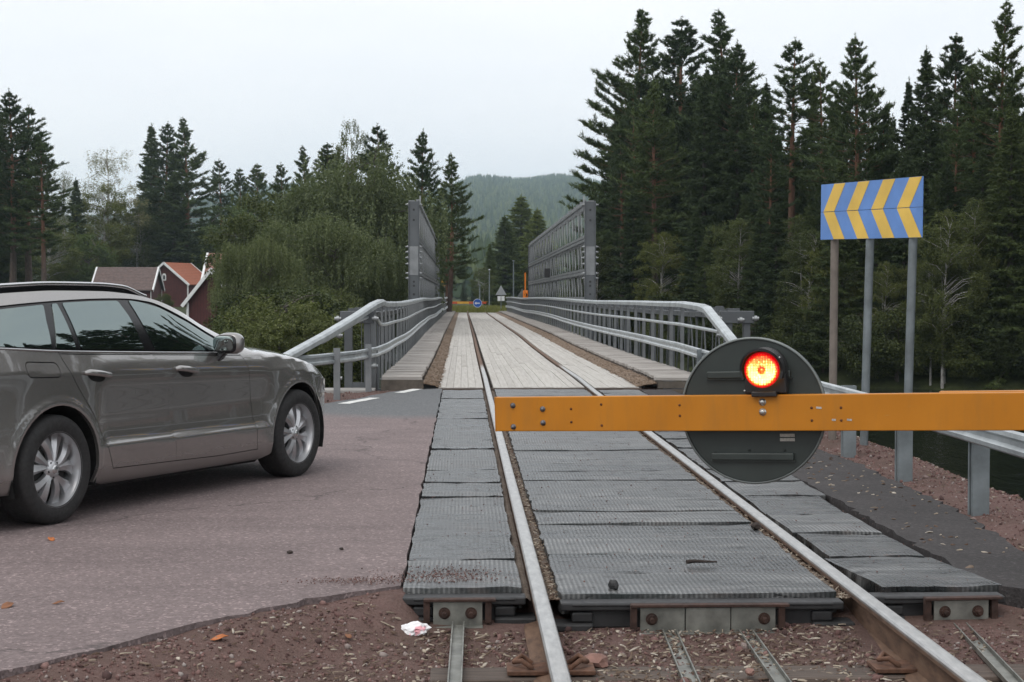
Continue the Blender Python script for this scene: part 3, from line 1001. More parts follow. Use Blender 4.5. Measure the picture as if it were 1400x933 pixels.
M_BOARD = t.set(c, 0.9, 0.0, Specular_IOR_Level=0.25)
M_DEBRIS = simple('brown_needle_litter', (0.165, 0.115, 0.078), 0.95, 0, 0.5, 16, 0.9, 70)

BY0, BY1, HY0, HY1 = 24.55, 134.0, 54.0, 100.2
TXL, TXR = -2.68, 2.97          # truss centre lines
BAY = 3.08
bridge = thing('panel_bridge', 'grey steel panel truss bridge with plank deck carrying the track over the river', 'bridge', (0, 0, 0))


def plank_strip(x0, x1, wdt, name, z, lengths=(5.0, 9.0)):
    b = MB()
    n = max(1, int(round((x1 - x0) / wdt)))
    wd = (x1 - x0) / n
    for i in range(n):
        xa, xb = x0 + i * wd + .0011, x0 + (i + 1) * wd - .0011
        y = BY0 + random.uniform(0, .012)
        while y < BY1 - 0.2:
            L = random.uniform(*lengths)
            y2 = min(y + L, BY1)
            dz = random.uniform(-.006, .004)
            seg = max(1, int((y2 - y) / 3))
            yy = np.linspace(y + .003, y2 - .003, seg + 1)
            vs, fs = [], []
            for q in yy:
                zz = z + dz + float(deck_dz(q))
                vs += [(xa, q, zz - .05), (xa, q, zz - .003), (xa + .004, q, zz), (xb - .004, q, zz), (xb, q, zz - .003), (xb, q, zz - .05)]
            for k in range(seg):
                for m in range(5):
                    fs.append((6 * k + m, 6 * k + 6 + m, 6 * k + 7 + m, 6 * k + 1 + m))
            fs += [(0, 1, 2, 3, 4, 5), tuple(6 * seg + 5 - m for m in range(6))]
            b.add(vs, fs)
            y = y2
    return b.build(name, M_PLANK, bridge)


plank_strip(-1.47, -0.815, 0.11, 'roadside_deck_planks', -0.004)
plank_strip(-0.665, 0.665, 0.11, 'middle_deck_planks', -0.004)
plank_strip(0.815, 1.47, 0.11, 'river_side_deck_planks', -0.004)
# timber below the planks, seen in the joints by the rails
pts = [(0, y, float(deck_dz(y))) for y in ys if BY0 - 1 < y < BY1 + 1]
MB().sweep([(-1.46, -.23), (1.46, -.23), (1.46, -.176), (-1.46, -.176)], pts).build('deck_bearer', M_SLEEP, bridge)
MB().box((0.02, BY0 - .02, -.06), (2.96, .025, .10)).build('end_plank', M_SLEEP, bridge, 0.004)


def walkway(x0, x1, name):
    b = MB()
    y = BY0 + .1
    k = 0
    while y < BY1:
        wd = 0.145
        z = 0.125 + float(deck_dz(y)) + random.uniform(-.005, .005)
        if name.startswith('left') and y < 27: z += 0.015
        tl = random.uniform(-.01, .01)
        b.box(((x0 + x1) / 2 + random.uniform(-.018, .018), y + wd / 2, z - .02), (x1 - x0, wd - .010, .04), (0, tl, random.uniform(-.006, .006)))
        y += wd; k += 1
    return b.build('walkway_boards', M_BOARD, bridge)


walkway(-2.30, -1.72, 'left')
walkway(1.74, 2.42, 'right')
for sx_, xk in ((-1, -1.72), (1, 1.74)):
    pts2 = [(xk + sx_ * .05, y, float(deck_dz(y)) + .02) for y in ys if BY0 - .5 < y < BY1]
    pts2[0] = (xk + sx_ * .05, BY0 + .12, .02)
    MB().sweep([(-.045, -.12), (.045, -.12), (.045, .062), (-.045, .062)], pts2).build('kerb_timber', M_SLEEP, bridge)
    # litter of needles and grit along the kerb
    n = 420
    yy = BY0 + .05 + (BY1 - BY0) * (np.linspace(0, 1, n) ** 1.6)
    xa, xb = (-1.70, -1.47) if sx_ < 0 else (1.46, 1.73)
    m = 7
    vs, fs = [], []
    for y in yy:
        for j in range(m):
            u_ = j / (m - 1)
            hgt = .055 * (u_ if sx_ > 0 else 1 - u_) ** .8 * (0.75 + .5 * random.random())
            edge = random.uniform(-.06, .06) if (j == 0 and sx_ > 0) or (j == m - 1 and sx_ < 0) else 0
            vs.append((xa + (xb - xa) * u_ + edge, y, float(deck_dz(y)) - .004 + hgt * (1 if 0 < y else 0)))
    for i in range(n - 1):
        for j in range(m - 1):
            a = i * m + j
            fs.append((a, a + 1, a + m + 1, a + m))
    o = MB().add(vs, fs, True).build('needle_litter', M_DEBRIS)
    tag(o, 'brown drift of fallen needles and grit along the %s walkway of the bridge' % ('left' if sx_ < 0 else 'right'), 'litter', None, 'stuff')

# ---------------------------------------------------------------- truss panels
LOW_T, LOW_B = 1.06, -0.95
LV = [1.10, 2.03, 3.10, 4.30]      # joints of the storeys above


def truss_bay(storeys, L=BAY, low=True):
    """one bay of double truss, origin at deck level at its near end; x across, y along"""
    b = MB()
    cw = .075
    for px in (-.135, .135):
        def lattice(z0, z1, half=False):
            zc0, zc1 = z0 + .05, z1 - .05
            b.box((px, L / 2, zc0), (cw, L - .012, .085))
            b.box((px, L / 2, zc1), (cw, L - .012, .085))
            inner = px * 1 > 0
            nb_ = 2
            for k in range(nb_):
                ya, yb_ = L * k / nb_, L * (k + 1) / nb_
                if inner:
                    b.bar((px, ya + .05, zc0 + .04), (px, (ya + yb_) / 2 - .02, zc1 - .04), .060, .016, (1, 0, 0))
                    b.bar((px, yb_ - .05, zc0 + .04), (px, (ya + yb_) / 2 + .02, zc1 - .04), .060, .016, (1, 0, 0))
            b.box((px, .03, (z0 + z1) / 2), (.030 if inner else .012, .055, z1 - z0 - .16))
        if low: lattice(LOW_B, LOW_T)
        for i in range(storeys):
            lattice(LV[i] + .008, LV[i + 1] - .008)
    # cross frames between the two planes and clamps on the chords
    tops = [LOW_T] if low else []
    tops += LV[1:1 + storeys]
    for zt in tops:
        for yv in (L * .25, L * .75):
            b.box((0, yv, zt - .04), (.36, .06, .035))
    zt = tops[-1]
    for yv in (L * .25, L * .75):
        b.box((-.10, yv, zt + .035), (.20, .10, .06))
        b.box((.10, yv + .06, zt + .05), (.12, .05, .10))
        b.box((0, yv + .35, zt + .022), (.30, .05, .035))
    return b


low_bay = None
hi_bay = None
nlow = int((BY1 - BY0 - .6) / BAY)
for sxn, X in ((-1, TXL), (1, TXR)):
    for k in range(nlow):
        y = BY0 + .65 + k * BAY
        if low_bay is None:
            low_bay = truss_bay(0).build('truss_panel', M_STEELD, bridge); o = low_bay
        else:
            o = low_bay.copy(); COL.objects.link(o); o.parent = bridge
        o.location = (X, y, float(deck_dz(y + 1.5)) - .0)
        if sxn > 0: o.scale = (-1, 1, 1)
    nh = 15
    for k in range(nh):
        y = HY0 + .2 + k * BAY
        if hi_bay is None:
            hi_bay = truss_bay(3, BAY, False).build('upper_truss_panel', M_STEEL, bridge); o = hi_bay
        else:
            o = hi_bay.copy(); COL.objects.link(o); o.parent = bridge
        o.location = (X, y, float(deck_dz(y + 1.5)) + .045)
        if sxn > 0: o.scale = (-1, 1, 1)
    # tall boxed end posts of the raised middle
    for yp in (HY0, HY0 + .2 + nh * BAY + .2):
        z0 = float(deck_dz(yp))
        b = MB()
        b.box((X, yp, (LV[3] - .9) / 2 + z0 + .02), (.30, .14, LV[3] + .9))
        for s in (-1, 1):
            b.box((X + s * .165, yp + .0, (LV[3] - .9) / 2 + z0 + .02), (.028, .22, LV[3] + .94))
        o = b.build('end_post', M_STEELD, bridge, 0.004)
        if yp == HY0:
            MB().box((X, yp - .075, 2.42 + z0), (.29, .012, .92)).build('splice_plate', M_STEEL, bridge, 0.003)
            b = MB()
            for zz in (4.05, 3.72, 1.75, 1.35, 1.62):
                b.cyl((X, yp - .071, zz + z0), (X, yp - .078, zz + z0), .036, 12)
            b.build('post_hole', M_BLACKRUB, bridge)
            for zz in (4.22, 2.87, 2.70, 2.52, 2.32, 2.02, 1.86):
                b = MB()
                b.cyl((X - .27, yp + .02, zz + z0), (X + .27, yp + .02, zz + z0), .022, 8)
                b.cyl((X - .225, yp + .02, zz + z0), (X - .180, yp + .02, zz + z0), .040, 8)
                b.cyl((X + .225, yp + .02, zz + z0), (X + .180, yp + .02, zz + z0), .040, 8)
                b.build('pin_bolt', M_STEELL, bridge)
            MB().bar((X - sxn * .20, yp + .05, LV[3] + z0 - .1), (X - sxn * .20, yp + .05, LV[3] + z0 + .20), .04, .04).build('post_spike', M_STEELL, bridge)
    # low end posts at the near end, with pale bolts
    yp = BY0 + .45
    b = MB()
    b.box((X - .13, yp, .08), (.12, .10, 2.0))
    b.box((X + .15, yp, .08), (.10, .10, 2.0))
    b.box((X, yp, 1.02), (.50, .16, .18))
    b.build('low_end_post', M_STEELD, bridge, 0.006)
    for zz, dx in ((1.0, -.28), (.75, -.26), (.40, -.27), (.12, -.27), (-.25, -.26), (.98, .05), (1.0, .27), (.52, .26), (.30, .26)):
        b = MB()
        b.cyl((X + dx - .05, yp - .08, zz), (X + dx + .05, yp - .08, zz), .026, 8)
        b.cyl((X + dx - .02, yp - .08, zz), (X + dx + .02, yp - .08, zz), .042, 8)
        b.build('pin_bolt', M_STEELL, bridge)
    MB().box((X + .0, yp - .03, -.22), (.34, .03, .55)).build('bearing_plate', M_STEELD, bridge)
# bottom chords / transoms under the deck
b = MB()
for k in range(int((BY1 - BY0) / 1.54)):
    y = BY0 + .7 + k * 1.54
    b.box((.14, y, -.44 + float(deck_dz(y))), (5.4, .12, .40))
b.build('transom', M_STEELD, bridge)

M_CONC = simple('abutment_concrete', (0.30, 0.29, 0.275), 0.9, 0, 0.2, 2.2, 0.3, 30)
ab = thing('bridge_abutment', 'low pale concrete abutment under the near end of the bridge', 'abutment', (0, 24.9, 0))
MB().box((0, .30, -1.02), (4.6, .9, 1.70)).build('bearing_shelf', M_CONC, ab, 0.02)
MB().box((-3.02, -.25, -.16), (1.25, .5, .28)).build('side_kerb', M_CONC, ab, 0.02)
MB().box((3.0, .0, -.30), (1.0, .6, .5)).build('side_kerb', M_CONC, ab, 0.02)
ab2 = thing('bridge_abutment', 'concrete abutment at the distant end of the bridge', 'abutment', (0, 134.4, -.4))
MB().box((0, .8, -.9), (7.4, 1.2, 1.7)).build('bearing_shelf', M_CONC, ab2, 0.02)
M_DIRTBOARD = simple('dark_board', (0.10, 0.085, 0.07), 0.9, 0, .3, 8)
MB().box((-2.0, BY0 + .07, .03), (.62, .03, .16)).build('walkway_end_board', M_DIRTBOARD, bridge)
MB().box((2.08, BY0 + .07, .03), (.66, .05, .10)).box((2.08, BY0 + .03, -.07), (.70, .05, .07)).build('walkway_end_board', M_DIRTBOARD, bridge)


# ---------------------------------------------------------------- guardrails
def wob(y, s):
    """small sideways and up-down waves of the long rails"""
    return (.035 * math.sin(y / 6.1 + s) + .02 * math.sin(y / 2.9 + 2 * s)) * smooth01(27, 33, y), .022 * math.sin(y / 7.3 + 1.7 * s) * smooth01(28, 36, y)


def bridge_guard(sxn, X, approach_beam, approach_cap, approach_pipe, label):
    g_ = thing('bridge_guardrail', label, 'guardrail')
    yy = list(np.arange(26.6, 40, 1.2)) + list(np.arange(40, BY1 + 1, 2.4))

    def p(y, z, off=0.0):
        dx, dz = wob(float(y), 1.0 if sxn < 0 else 2.3)
        return (X + float(dx) + off, float(y), float(deck_dz(y)) + z + float(dz))
    prof = KOHL if sxn > 0 else [(-a, b_) for a, b_ in KOHL][::-1]
    path = approach_beam + [p(y, .505, -sxn * .05) for y in yy]
    MB().sweep(prof, path, True, False).build('beam', M_RAILG, g_)
    cap = [(-.062, -.045), (.062, -.045), (.066, .015), (.045, .045), (-.045, .045), (-.066, .015)]
    MB().sweep(cap, approach_cap + [p(y, 1.185) for y in yy]).build('cap_rail', M_RAILG, g_)
    MB().tube(approach_pipe + [p(y, .865, -sxn * .03) for y in yy], .026, 8).build('pipe_rail', M_RAILG, g_)
    post0 = None
    y = 26.9
    k = 0
    while y < BY1:
        q = p(y, 0)
        if post0 is None:
            b = MB()
            for s in (-1, 1): b.box((0, s * .036, .56), (.052 if sxn > 0 else .030, .009, 1.18))
            b.box((0, 0, .56), (.009, .070, 1.18))
            b.box((-sxn * .035, 0, -.01), (.14, .12, .015))
            post0 = b.build('post', M_STEEL, g_); o = post0
        else:
            o = post0.copy(); COL.objects.link(o); o.parent = g_
        o.location = (q[0] + sxn * .045, y, q[2])
        y += 1.5; k += 1
    return g_


# left side: beam flares out towards the road, cap rail slopes down to it
gl = bridge_guard(-1, -2.36,
                  [(-5.6, 18.6, .46), (-4.6, 19.7, .49), (-3.75, 20.75, .50), (-3.05, 21.9, .51), (-2.62, 23.3, .51), (-2.40, 24.9, .51)],
                  [(-3.32, 20.9, .58), (-2.98, 22.6, .80), (-2.66, 24.2, 1.03), (-2.46, 25.2, 1.19), (-2.38, 25.9, 1.235)],
                  [(-3.00, 22.6, .72), (-2.62, 24.4, .98), (-2.50, 25.1, 1.03), (-2.42, 25.7, .98), (-2.39, 26.2, .885)],
                  'grey guardrail on the left of the bridge, its end flaring out behind the car')
for (x, y) in ((-2.74, 22.5), (-2.41, 24.15), (-3.90, 20.75), (-4.95, 19.5)):
    b = MB()
    for s in (-1, 1): b.box((0, s * .036, 0), (.085, .010, .95 if x > -3.5 else .8))
    b.box((0, 0, 0), (.010, .070, .95 if x > -3.5 else .8))
    o = b.build('post', M_STEEL, gl); o.location = (x - .06, y + .06, .17 if x > -3.5 else .08)
b = MB()
b.bar((-2.46, 25.25, -.1), (-2.46, 25.25, 1.14), .09, .09, (0, 1, 0))
b.build('post', M_STEEL, gl)

gr_ = bridge_guard(1, 2.36,
                   [(2.20, 8.2, .495), (2.20, 12.0, .50), (2.22, 16.0, .50), (2.26, 20.0, .505), (2.30, 23.5, .505)],
                   [(2.34, 20.2, .60), (2.35, 21.2, .72), (2.355, 23.75, 1.145), (2.36, 24.4, 1.175)],
                   [(2.34, 22.6, .86), (2.34, 23.8, .865)],
                   'grey guardrail on the right of the bridge running on along the river bank')
for y in (9.05, 10.92, 12.80, 14.65, 16.5, 18.35, 20.2, 22.0, 23.8):
    b = MB()
    b.box((.052, 0, 0), (.012, .100, .82))
    for s in (-1, 1): b.box((0, s * .046, 0), (.105, .010, .82))
    for s in (-1, 1): b.box((-.050, s * .035, 0), (.010, .028, .82))
    o = b.build('post', M_POST, gr_); o.location = (2.27, y, .17)
MB().box((2.185, 8.9, .500), (.03, .30, .12)).build('splice', M_RAILG, gr_, 0.004)

# small black camera box hanging on the right truss, orange lamp and strip at its far end
MB().box((TXR - .25, 76.0, 2.22), (.30, .30, .42)).build('camera_box', M_BLACKPL, bridge, .02)
M_ORANGE = simple('signal_orange', (0.75, 0.20, 0.01), .5, 0, .1, 6)
MB().box((TXR - .36, 100.6, 1.75), (.08, .08, 1.5)).build('orange_marker_strip', M_ORANGE, bridge)
lb = thing('orange_lamp_box', 'orange signal lamp box beside the far end of the right truss', 'signal lamp', (2.72, 103.0, .75))
MB().box((0, 0, .38), (.30, .30, .62)).build('lamp_case', M_ORANGE, lb, .05)
MB().cyl((0, -.16, .42), (0, -.19, .42), .10, 14).build('lens', M_BLACKPL, lb)
MB().cyl((0, 0, -.95), (0, 0, .08), .04, 8).build('stem', M_GALV, lb)
# ================================================================ ESTATE CAR
# car frame: x forward from the rear axle, y to the left, z up; the side towards the camera is -y
t = NT('grey_metallic_paint')
v = t.coord('Object')
c = t.ramp(t.noise(v, 700, 2, 0.5), [(0.3, (0.280, 0.267, 0.256)), (0.7, (0.325, 0.310, 0.298))])
sz = t.n('ShaderNodeSeparateXYZ'); t.l(v, sz.inputs[0])
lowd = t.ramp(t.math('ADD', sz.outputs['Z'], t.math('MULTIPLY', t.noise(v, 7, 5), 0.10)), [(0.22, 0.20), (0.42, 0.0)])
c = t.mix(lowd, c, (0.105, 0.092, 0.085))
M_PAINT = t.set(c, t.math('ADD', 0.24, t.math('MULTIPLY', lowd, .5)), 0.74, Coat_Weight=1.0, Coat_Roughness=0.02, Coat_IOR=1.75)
M_CHROME = simple('satin_chrome', (0.60, 0.60, 0.60), 0.22, 1.0, 0.05, 8)
M_TRIM = simple('gloss_black_trim', (0.010, 0.010, 0.011), 0.16, 0, 0.2, 6)
M_MATT = simple('matt_black', (0.008, 0.008, 0.008), 0.85, 0, 0.2, 6)
t = NT('tinted_car_glass')
v = t.coord('Object')
M_GLASS = t.set((0.005, 0.007, 0.007), 0.006, 0.0, IOR=3.1, Specular_Tint=(0.84, 1.0, 0.98))
M_TYRE = simple('tyre_rubber', (0.020, 0.019, 0.019), 0.78, 0, 0.3, 20, 0.2, 60)
M_ALLOY = simple('silver_alloy', (0.50, 0.50, 0.51), 0.38, 0.85, 0.08, 5)
M_ALLOYD = simple('dark_wheel_inside', (0.020, 0.020, 0.020), 0.55, 0.3, 0.3, 8)
M_LAMPG = simple('headlight_glass', (0.40, 0.42, 0.43), 0.06, 0.5, 0.1, 5)
M_REDG = simple('tail_light_red', (0.30, 0.008, 0.01), 0.08, 0, 0.1, 5)

HEAD = R(65)
car = thing('estate_car', 'grey estate car driving off the road towards the bridge, seen from its right side', 'car', (-4.395, 10.685, -0.012), HEAD)

WB, WR, WZ, ARCH = 2.872, 0.335, 0.333, 0.392
belt = pchip([-1.05, -.5, 0, .9, 1.8, 2.3, 2.8, 3.2, 3.45, 3.8], [1.105, 1.083, 1.052, 1.014, .980, .958, .912, .845, .775, .66])
plan = pchip([-1.05, -1.0, -.93, -.8, -.55, -.2, .4, 2.4, 2.75, 3.05, 3.25, 3.42, 3.56, 3.66, 3.72, 3.76],
             [.62, .74, .83, .905, .960, .990, 1.0, 1.0, .995, .972, .935, .880, .800, .700, .600, .50])
rz_ = pchip([-1.05, -.95, -.75, -.4, -.1, .25, .7, 1.0, 1.25, 1.6, 1.85, 2.15, 2.40, 2.6, 3.0, 3.3, 3.55, 3.8],
            [1.12, 1.24, 1.345, 1.395, 1.413, 1.424, 1.420, 1.402, 1.368, 1.278, 1.182, 1.070, .982, .962, .912, .850, .772, .665])
ry_ = pchip([-1.05, -.8, 0, .8, 1.3, 1.8, 2.2, 2.45, 2.9, 3.3, 3.6, 3.8], [.53, .62, .680, .694, .700, .690, .742, .790, .780, .72, .60, .44])
zc_ = pchip([-1.05, -.95, -.75, -.4, 0, .5, 1.0, 1.25, 1.6, 2.0, 2.4, 2.62, 3.0, 3.35, 3.6, 3.72, 3.8],
            [1.14, 1.27, 1.375, 1.425, 1.443, 1.448, 1.440, 1.420, 1.345, 1.210, 1.075, 1.035, .998, .940, .860, .775, .675])
prof = pchip([.16, .20, .26, .33, .405, .421, .432, .47, .53, .62, .72, .82, .875, .93, 1.0],
             [.800, .850, .882, .897, .910, .9125, .9080, .8890, .8815, .8830, .893, .906, .909, .897, .866])


def S(x, z):
    """half width of the car's side skin"""
    x = np.asarray(x, float); z = np.asarray(z, float)
    zb, p = belt(x), plan(x)
    zt = np.maximum(rz_(x), zb + .004)
    # lower body: crease height drops a little to the front
    zz = np.where(z < .6, z + .012 * (x - 1.4), z)
    zl = np.where(zz < .6, zz, .6 + (zz - .6) * .4 / np.maximum(zb - .6, .05))
    zl = np.clip(zl, .16, 1.0)
    # crease fades out over the arches
    flat_ = np.interp(zl, [.16, .20, .30, .5, .75, .88, 1.0], [.80, .855, .893, .905, .908, .909, .866])
    k = smooth01(.34, .52, x) * (1 - smooth01(2.34, 2.52, x))
    low = (prof(zl) * k + flat_ * (1 - k)) * p
    # haunch over the rear wheel and arch lips
    for xc in (0.0, WB):
        r = np.hypot(x - xc, (z - WZ))
        low = low + .012 * np.exp(-((r - ARCH - .018) / .030) ** 2) * (z > .18) + .006 * np.exp(-((r - ARCH - .03) / .10) ** 2)
    yb = .866 * p
    yr = np.minimum(ry_(x), yb)
    q = np.clip((z - zb) / np.maximum(zt - zb, 1e-3), 0, 1.05)
    up_ = yb + (yr - yb) * (.58 * q + .42 * q ** 2.0) + .001 * np.sin(np.pi * np.clip(q, 0, 1)) * (zt - zb > .08)
    return np.where(z <= zb, low, up_)


def inpoly(px, py, P):
    P = np.asarray(P)
    ins = np.zeros(px.shape, bool)
    n = len(P)
    for i in range(n):
        a, b = P[i], P[(i + 1) % n]
        c_ = ((a[1] <= py) & (b[1] > py)) | ((b[1] <= py) & (a[1] > py))
        if abs(b[1] - a[1]) > 1e-12:
            ins ^= c_ & (px < a[0] + (py - a[1]) / (b[1] - a[1]) * (b[0] - a[0]))
    return ins


def resample(P, step=.02, closed=True):
    out = []
    n = len(P)
    for i in range(n if closed else n - 1):
        a, b = np.array(P[i]), np.array(P[(i + 1) % n])
        L = np.hypot(*(b - a)); m = max(1, int(L / step))
        for k in range(m): out.append(tuple(a + (b - a) * k / m))
    if not closed: out.append(tuple(P[-1]))
    return out


def rounded(P, r, n=5):
    """round the corners of a polygon"""
    out = []
    m = len(P)
    for i in range(m):
        p = np.array(P[i], float); a = np.array(P[i - 1], float) - p; b = np.array(P[(i + 1) % m], float) - p
        la, lb = np.hypot(*a), np.hypot(*b)
        rr = min(r, la * .45, lb * .45)
        p0, p1 = p + a / la * rr, p + b / lb * rr
        for k in range(n + 1):
            t_ = k / n
            out.append(tuple((1 - t_) ** 2 * p0 + 2 * t_ * (1 - t_) * p + t_ * t_ * p1))
    return out


def spline(P, n=8):
    """open Catmull-Rom through points"""
    P = [np.array(p, float) for p in P]
    Q = [2 * P[0] - P[1]] + P + [2 * P[-1] - P[-2]]
    out = []
    for i in range(1, len(Q) - 2):
        for k in range(n):
            t_ = k / n
            out.append(tuple(.5 * ((2 * Q[i]) + (-Q[i - 1] + Q[i + 1]) * t_ + (2 * Q[i - 1] - 5 * Q[i] + 4 * Q[i + 1] - Q[i + 2]) * t_ ** 2 + (-Q[i - 1] + 3 * Q[i] - 3 * Q[i + 1] + Q[i + 2]) * t_ ** 3)))
    out.append(tuple(P[-1]))
    return out


def inset(P, d):
    """shrink a closed polygon (any winding) by d"""
    P = [np.array(p, float) for p in P]
    A_ = sum(P[i][0] * P[(i + 1) % len(P)][1] - P[(i + 1) % len(P)][0] * P[i][1] for i in range(len(P)))
    s = 1 if A_ > 0 else -1
    out = []
    n = len(P)
    for i in range(n):
        a = P[i] - P[i - 1]; b = P[(i + 1) % n] - P[i]
        na = np.array((-a[1], a[0])); nb = np.array((-b[1], b[0]))
        na = na / (np.hypot(*na) + 1e-9); nb = nb / (np.hypot(*nb) + 1e-9)
        m = na + nb; m = m / max(np.hypot(*m), .3)
        k = 1 / max(.4, m @ na)
        out.append(tuple(P[i] + m * d * s * k))
    return out


def patch(name, outline, m, holes=(), off=0.0, lip=.025, step=.025, side=-1, parent=None, both=False, smooth=True):
    """part of the side skin inside an (x,z) outline"""
    O_ = resample(outline, step)
    loops = [O_] + [resample(h, step) for h in holes]
    pts, faces_, edges_ = [], [], []
    for L in loops:
        b0 = len(pts)
        pts += L
        edges_ += [(b0 + i, b0 + (i + 1) % len(L)) for i in range(len(L))]
    xs = np.array([p[0] for p in O_]); zs = np.array([p[1] for p in O_])
    gx_, gz_ = np.meshgrid(np.arange(xs.min(), xs.max(), step), np.arange(zs.min(), zs.max(), step))
    gx_, gz_ = gx_.ravel(), gz_.ravel()
    ok = inpoly(gx_, gz_, O_)
    for h in loops[1:]: ok &= ~inpoly(gx_, gz_, h)
    allp = np.array(pts)
    gp = np.stack([gx_[ok], gz_[ok]], -1)
    if len(gp):
        keep = np.ones(len(gp), bool)
        for c0 in range(0, len(gp), 500):
            d_ = np.hypot(gp[c0:c0 + 500, None, 0] - allp[None, :, 0], gp[c0:c0 + 500, None, 1] - allp[None, :, 1]).min(1)
            keep[c0:c0 + 500] = d_ > step * .55
        gp = gp[keep]
    vin = [Vector(p) for p in pts] + [Vector(p) for p in gp]
    vo, eo, fo, *_ = delaunay_2d_cdt(vin, edges_, [], 0, 1e-6)
    V2 = np.array([(p.x, p.y) for p in vo])
    T = np.array([f for f in fo if len(f) == 3])
    cx = V2[T].mean(1)
    ok = inpoly(cx[:, 0], cx[:, 1], O_)
    for h in loops[1:]: ok &= ~inpoly(cx[:, 0], cx[:, 1], h)
    T = T[ok]
    Y = S(V2[:, 0], V2[:, 1]) + off
    V3 = np.stack([V2[:, 0], -Y, V2[:, 1]], -1)
    # orient outward (-y)
    n_ = np.cross(V3[T[:, 1]] - V3[T[:, 0]], V3[T[:, 2]] - V3[T[:, 0]])
    fl_ = n_[:, 1] > 0
    T[fl_] = T[fl_][:, ::-1]
    Fs = [T]
    nsm = len(T)
    if lip:
        # boundary edges
        E_ = {}
        for a, b, c_ in T:
            for e in ((a, b), (b, c_), (c_, a)):
                k = (min(e), max(e))
                E_[k] = None if k in E_ else e
        bd_ = [e for e in E_.values() if e is not None]
        b0 = len(V3)
        va = V3[[e[0] for e in bd_]]; vb = V3[[e[1] for e in bd_]]
        ia, ib = va.copy(), vb.copy()
        ia[:, 1] += lip; ib[:, 1] += lip
        k = len(bd_)
        V3 = np.concatenate([V3, va, vb, ia, ib])
        q = np.arange(k)
        Fs.append(np.stack([b0 + k + q, b0 + q, b0 + 2 * k + q, b0 + 3 * k + q], -1))
    if both:
        M_ = V3 * np.array([1, -1, 1])
        n0 = len(V3)
        V3 = np.concatenate([V3, M_])
        Fs = Fs + [f[:, ::-1] + n0 for f in Fs]
    me = np_mesh(name, V3, Fs)
    sm = np.zeros(len(me.polygons), bool); sm[:nsm] = True
    if both:
        base = sum(len(f) for f in Fs[:len(Fs) // 2]); sm[base:base + nsm] = True
    me.polygons.foreach_set('use_smooth', np.ones(len(sm), bool))
    e_ = .004
    X_, Z_ = V3[:, 0].astype(float), V3[:, 2].astype(float)
    nx_ = -(S(X_ + e_, Z_) - S(X_ - e_, Z_)) / (2 * e_); nz_ = -(S(X_, Z_ + e_) - S(X_, Z_ - e_)) / (2 * e_)
    N_ = np.stack([nx_, -np.ones(len(nx_)), nz_], -1)
    N_ /= np.linalg.norm(N_, axis=1)[:, None]
    li = np.zeros(len(me.loops), np.int32); me.loops.foreach_get('vertex_index', li)
    LN = N_[li]
    fn = np.zeros(len(me.polygons) * 3, np.float32); me.polygons.foreach_get('normal', fn); fn = fn.reshape(-1, 3)
    lt = np.zeros(len(me.polygons), np.int32); me.polygons.foreach_get('loop_total', lt)
    flat_l = np.repeat(~sm, lt)
    LN[flat_l] = np.repeat(fn, lt, axis=0)[flat_l]
    me.normals_split_custom_set([tuple(q) for q in LN])
    return link_mesh(name, me, m, parent)


def arc(xc, r, a0, a1, n=26):
    return [(xc + r * math.cos(a), WZ + r * math.sin(a)) for a in np.linspace(a0, a1, n)]


# ---- outlines on the side (x, z)
gapF = spline([(2.085, .958), (2.13, .885), (2.21, .60), (2.265, .345), (2.295, .262)])
gapM = spline([(1.00, 1.004), (1.06, .965), (1.135, .86), (1.17, .72), (1.185, .56), (1.225, .42), (1.262, .272)])
gapR = spline([(.055, 1.044), (.10, .96), (.165, .86), (.255, .745), (.35, .63), (.43, .52), (.505, .39), (.565, .288)])
DZ = .0045
beltF = [(x, float(belt(x)) - .014) for x in np.linspace(1.012, 2.08, 26)]
beltR = [(x, float(belt(x)) - .014) for x in np.linspace(.07, .995, 24)]
front_door_o = gapM[::-1] + beltF + gapF + [(1.8, .258)]
rear_door_o = gapR[::-1] + beltR + gapM + [(.9, .280)]
fuel_o = rounded([(-.275, 1.000), (.015, .985), (.035, .895), (-.265, .905)], .04)
# whole glasshouse opening
top_line = spline([(-.93, 1.205), (-.80, 1.262), (-.55, 1.310), (-.27, 1.335), (.11, 1.357), (.55, 1.372), (.92, 1.372), (1.12, 1.358), (1.30, 1.328), (1.62, 1.222), (1.90, 1.100), (2.045, 1.028)], 6)
bot_line = [(x, float(belt(x)) + .004) for x in np.linspace(2.06, -.97, 50)]
house_o = top_line + [(2.09, .985)] + bot_line + [(-.98, 1.13)]

A0 = math.asin((.215 - WZ) / ARCH)
rear_arch = arc(0, ARCH, math.pi - A0, A0)
front_arch = arc(WB, ARCH, math.pi - A0, A0)
side_o = ([(-1.04, .30), (-1.04, .255), (-.75, .215)] + rear_arch + [(.52, .185), (2.38, .175)] + front_arch
          + [(3.40, .19), (3.72, .20), (3.755, .24)] + [(3.755, z) for z in (.35, .5, .62)]
          + [(x, float(rz_(x)) if rz_(x) > belt(x) else float(belt(x)) + .004) for x in np.linspace(3.74, -1.04, 90)])
# the left flank: one plain mirrored skin; the right flank: panels with shut lines
big_door = inset(rear_door_o, -DZ), inset(front_door_o, -DZ)
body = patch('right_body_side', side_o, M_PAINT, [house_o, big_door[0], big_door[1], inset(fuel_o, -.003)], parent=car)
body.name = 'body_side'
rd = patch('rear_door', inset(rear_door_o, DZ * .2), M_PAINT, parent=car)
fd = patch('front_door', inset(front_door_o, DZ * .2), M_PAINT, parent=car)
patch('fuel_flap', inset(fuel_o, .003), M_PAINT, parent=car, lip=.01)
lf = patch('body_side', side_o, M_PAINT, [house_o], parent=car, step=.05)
lf.scale = (1, -1, 1)
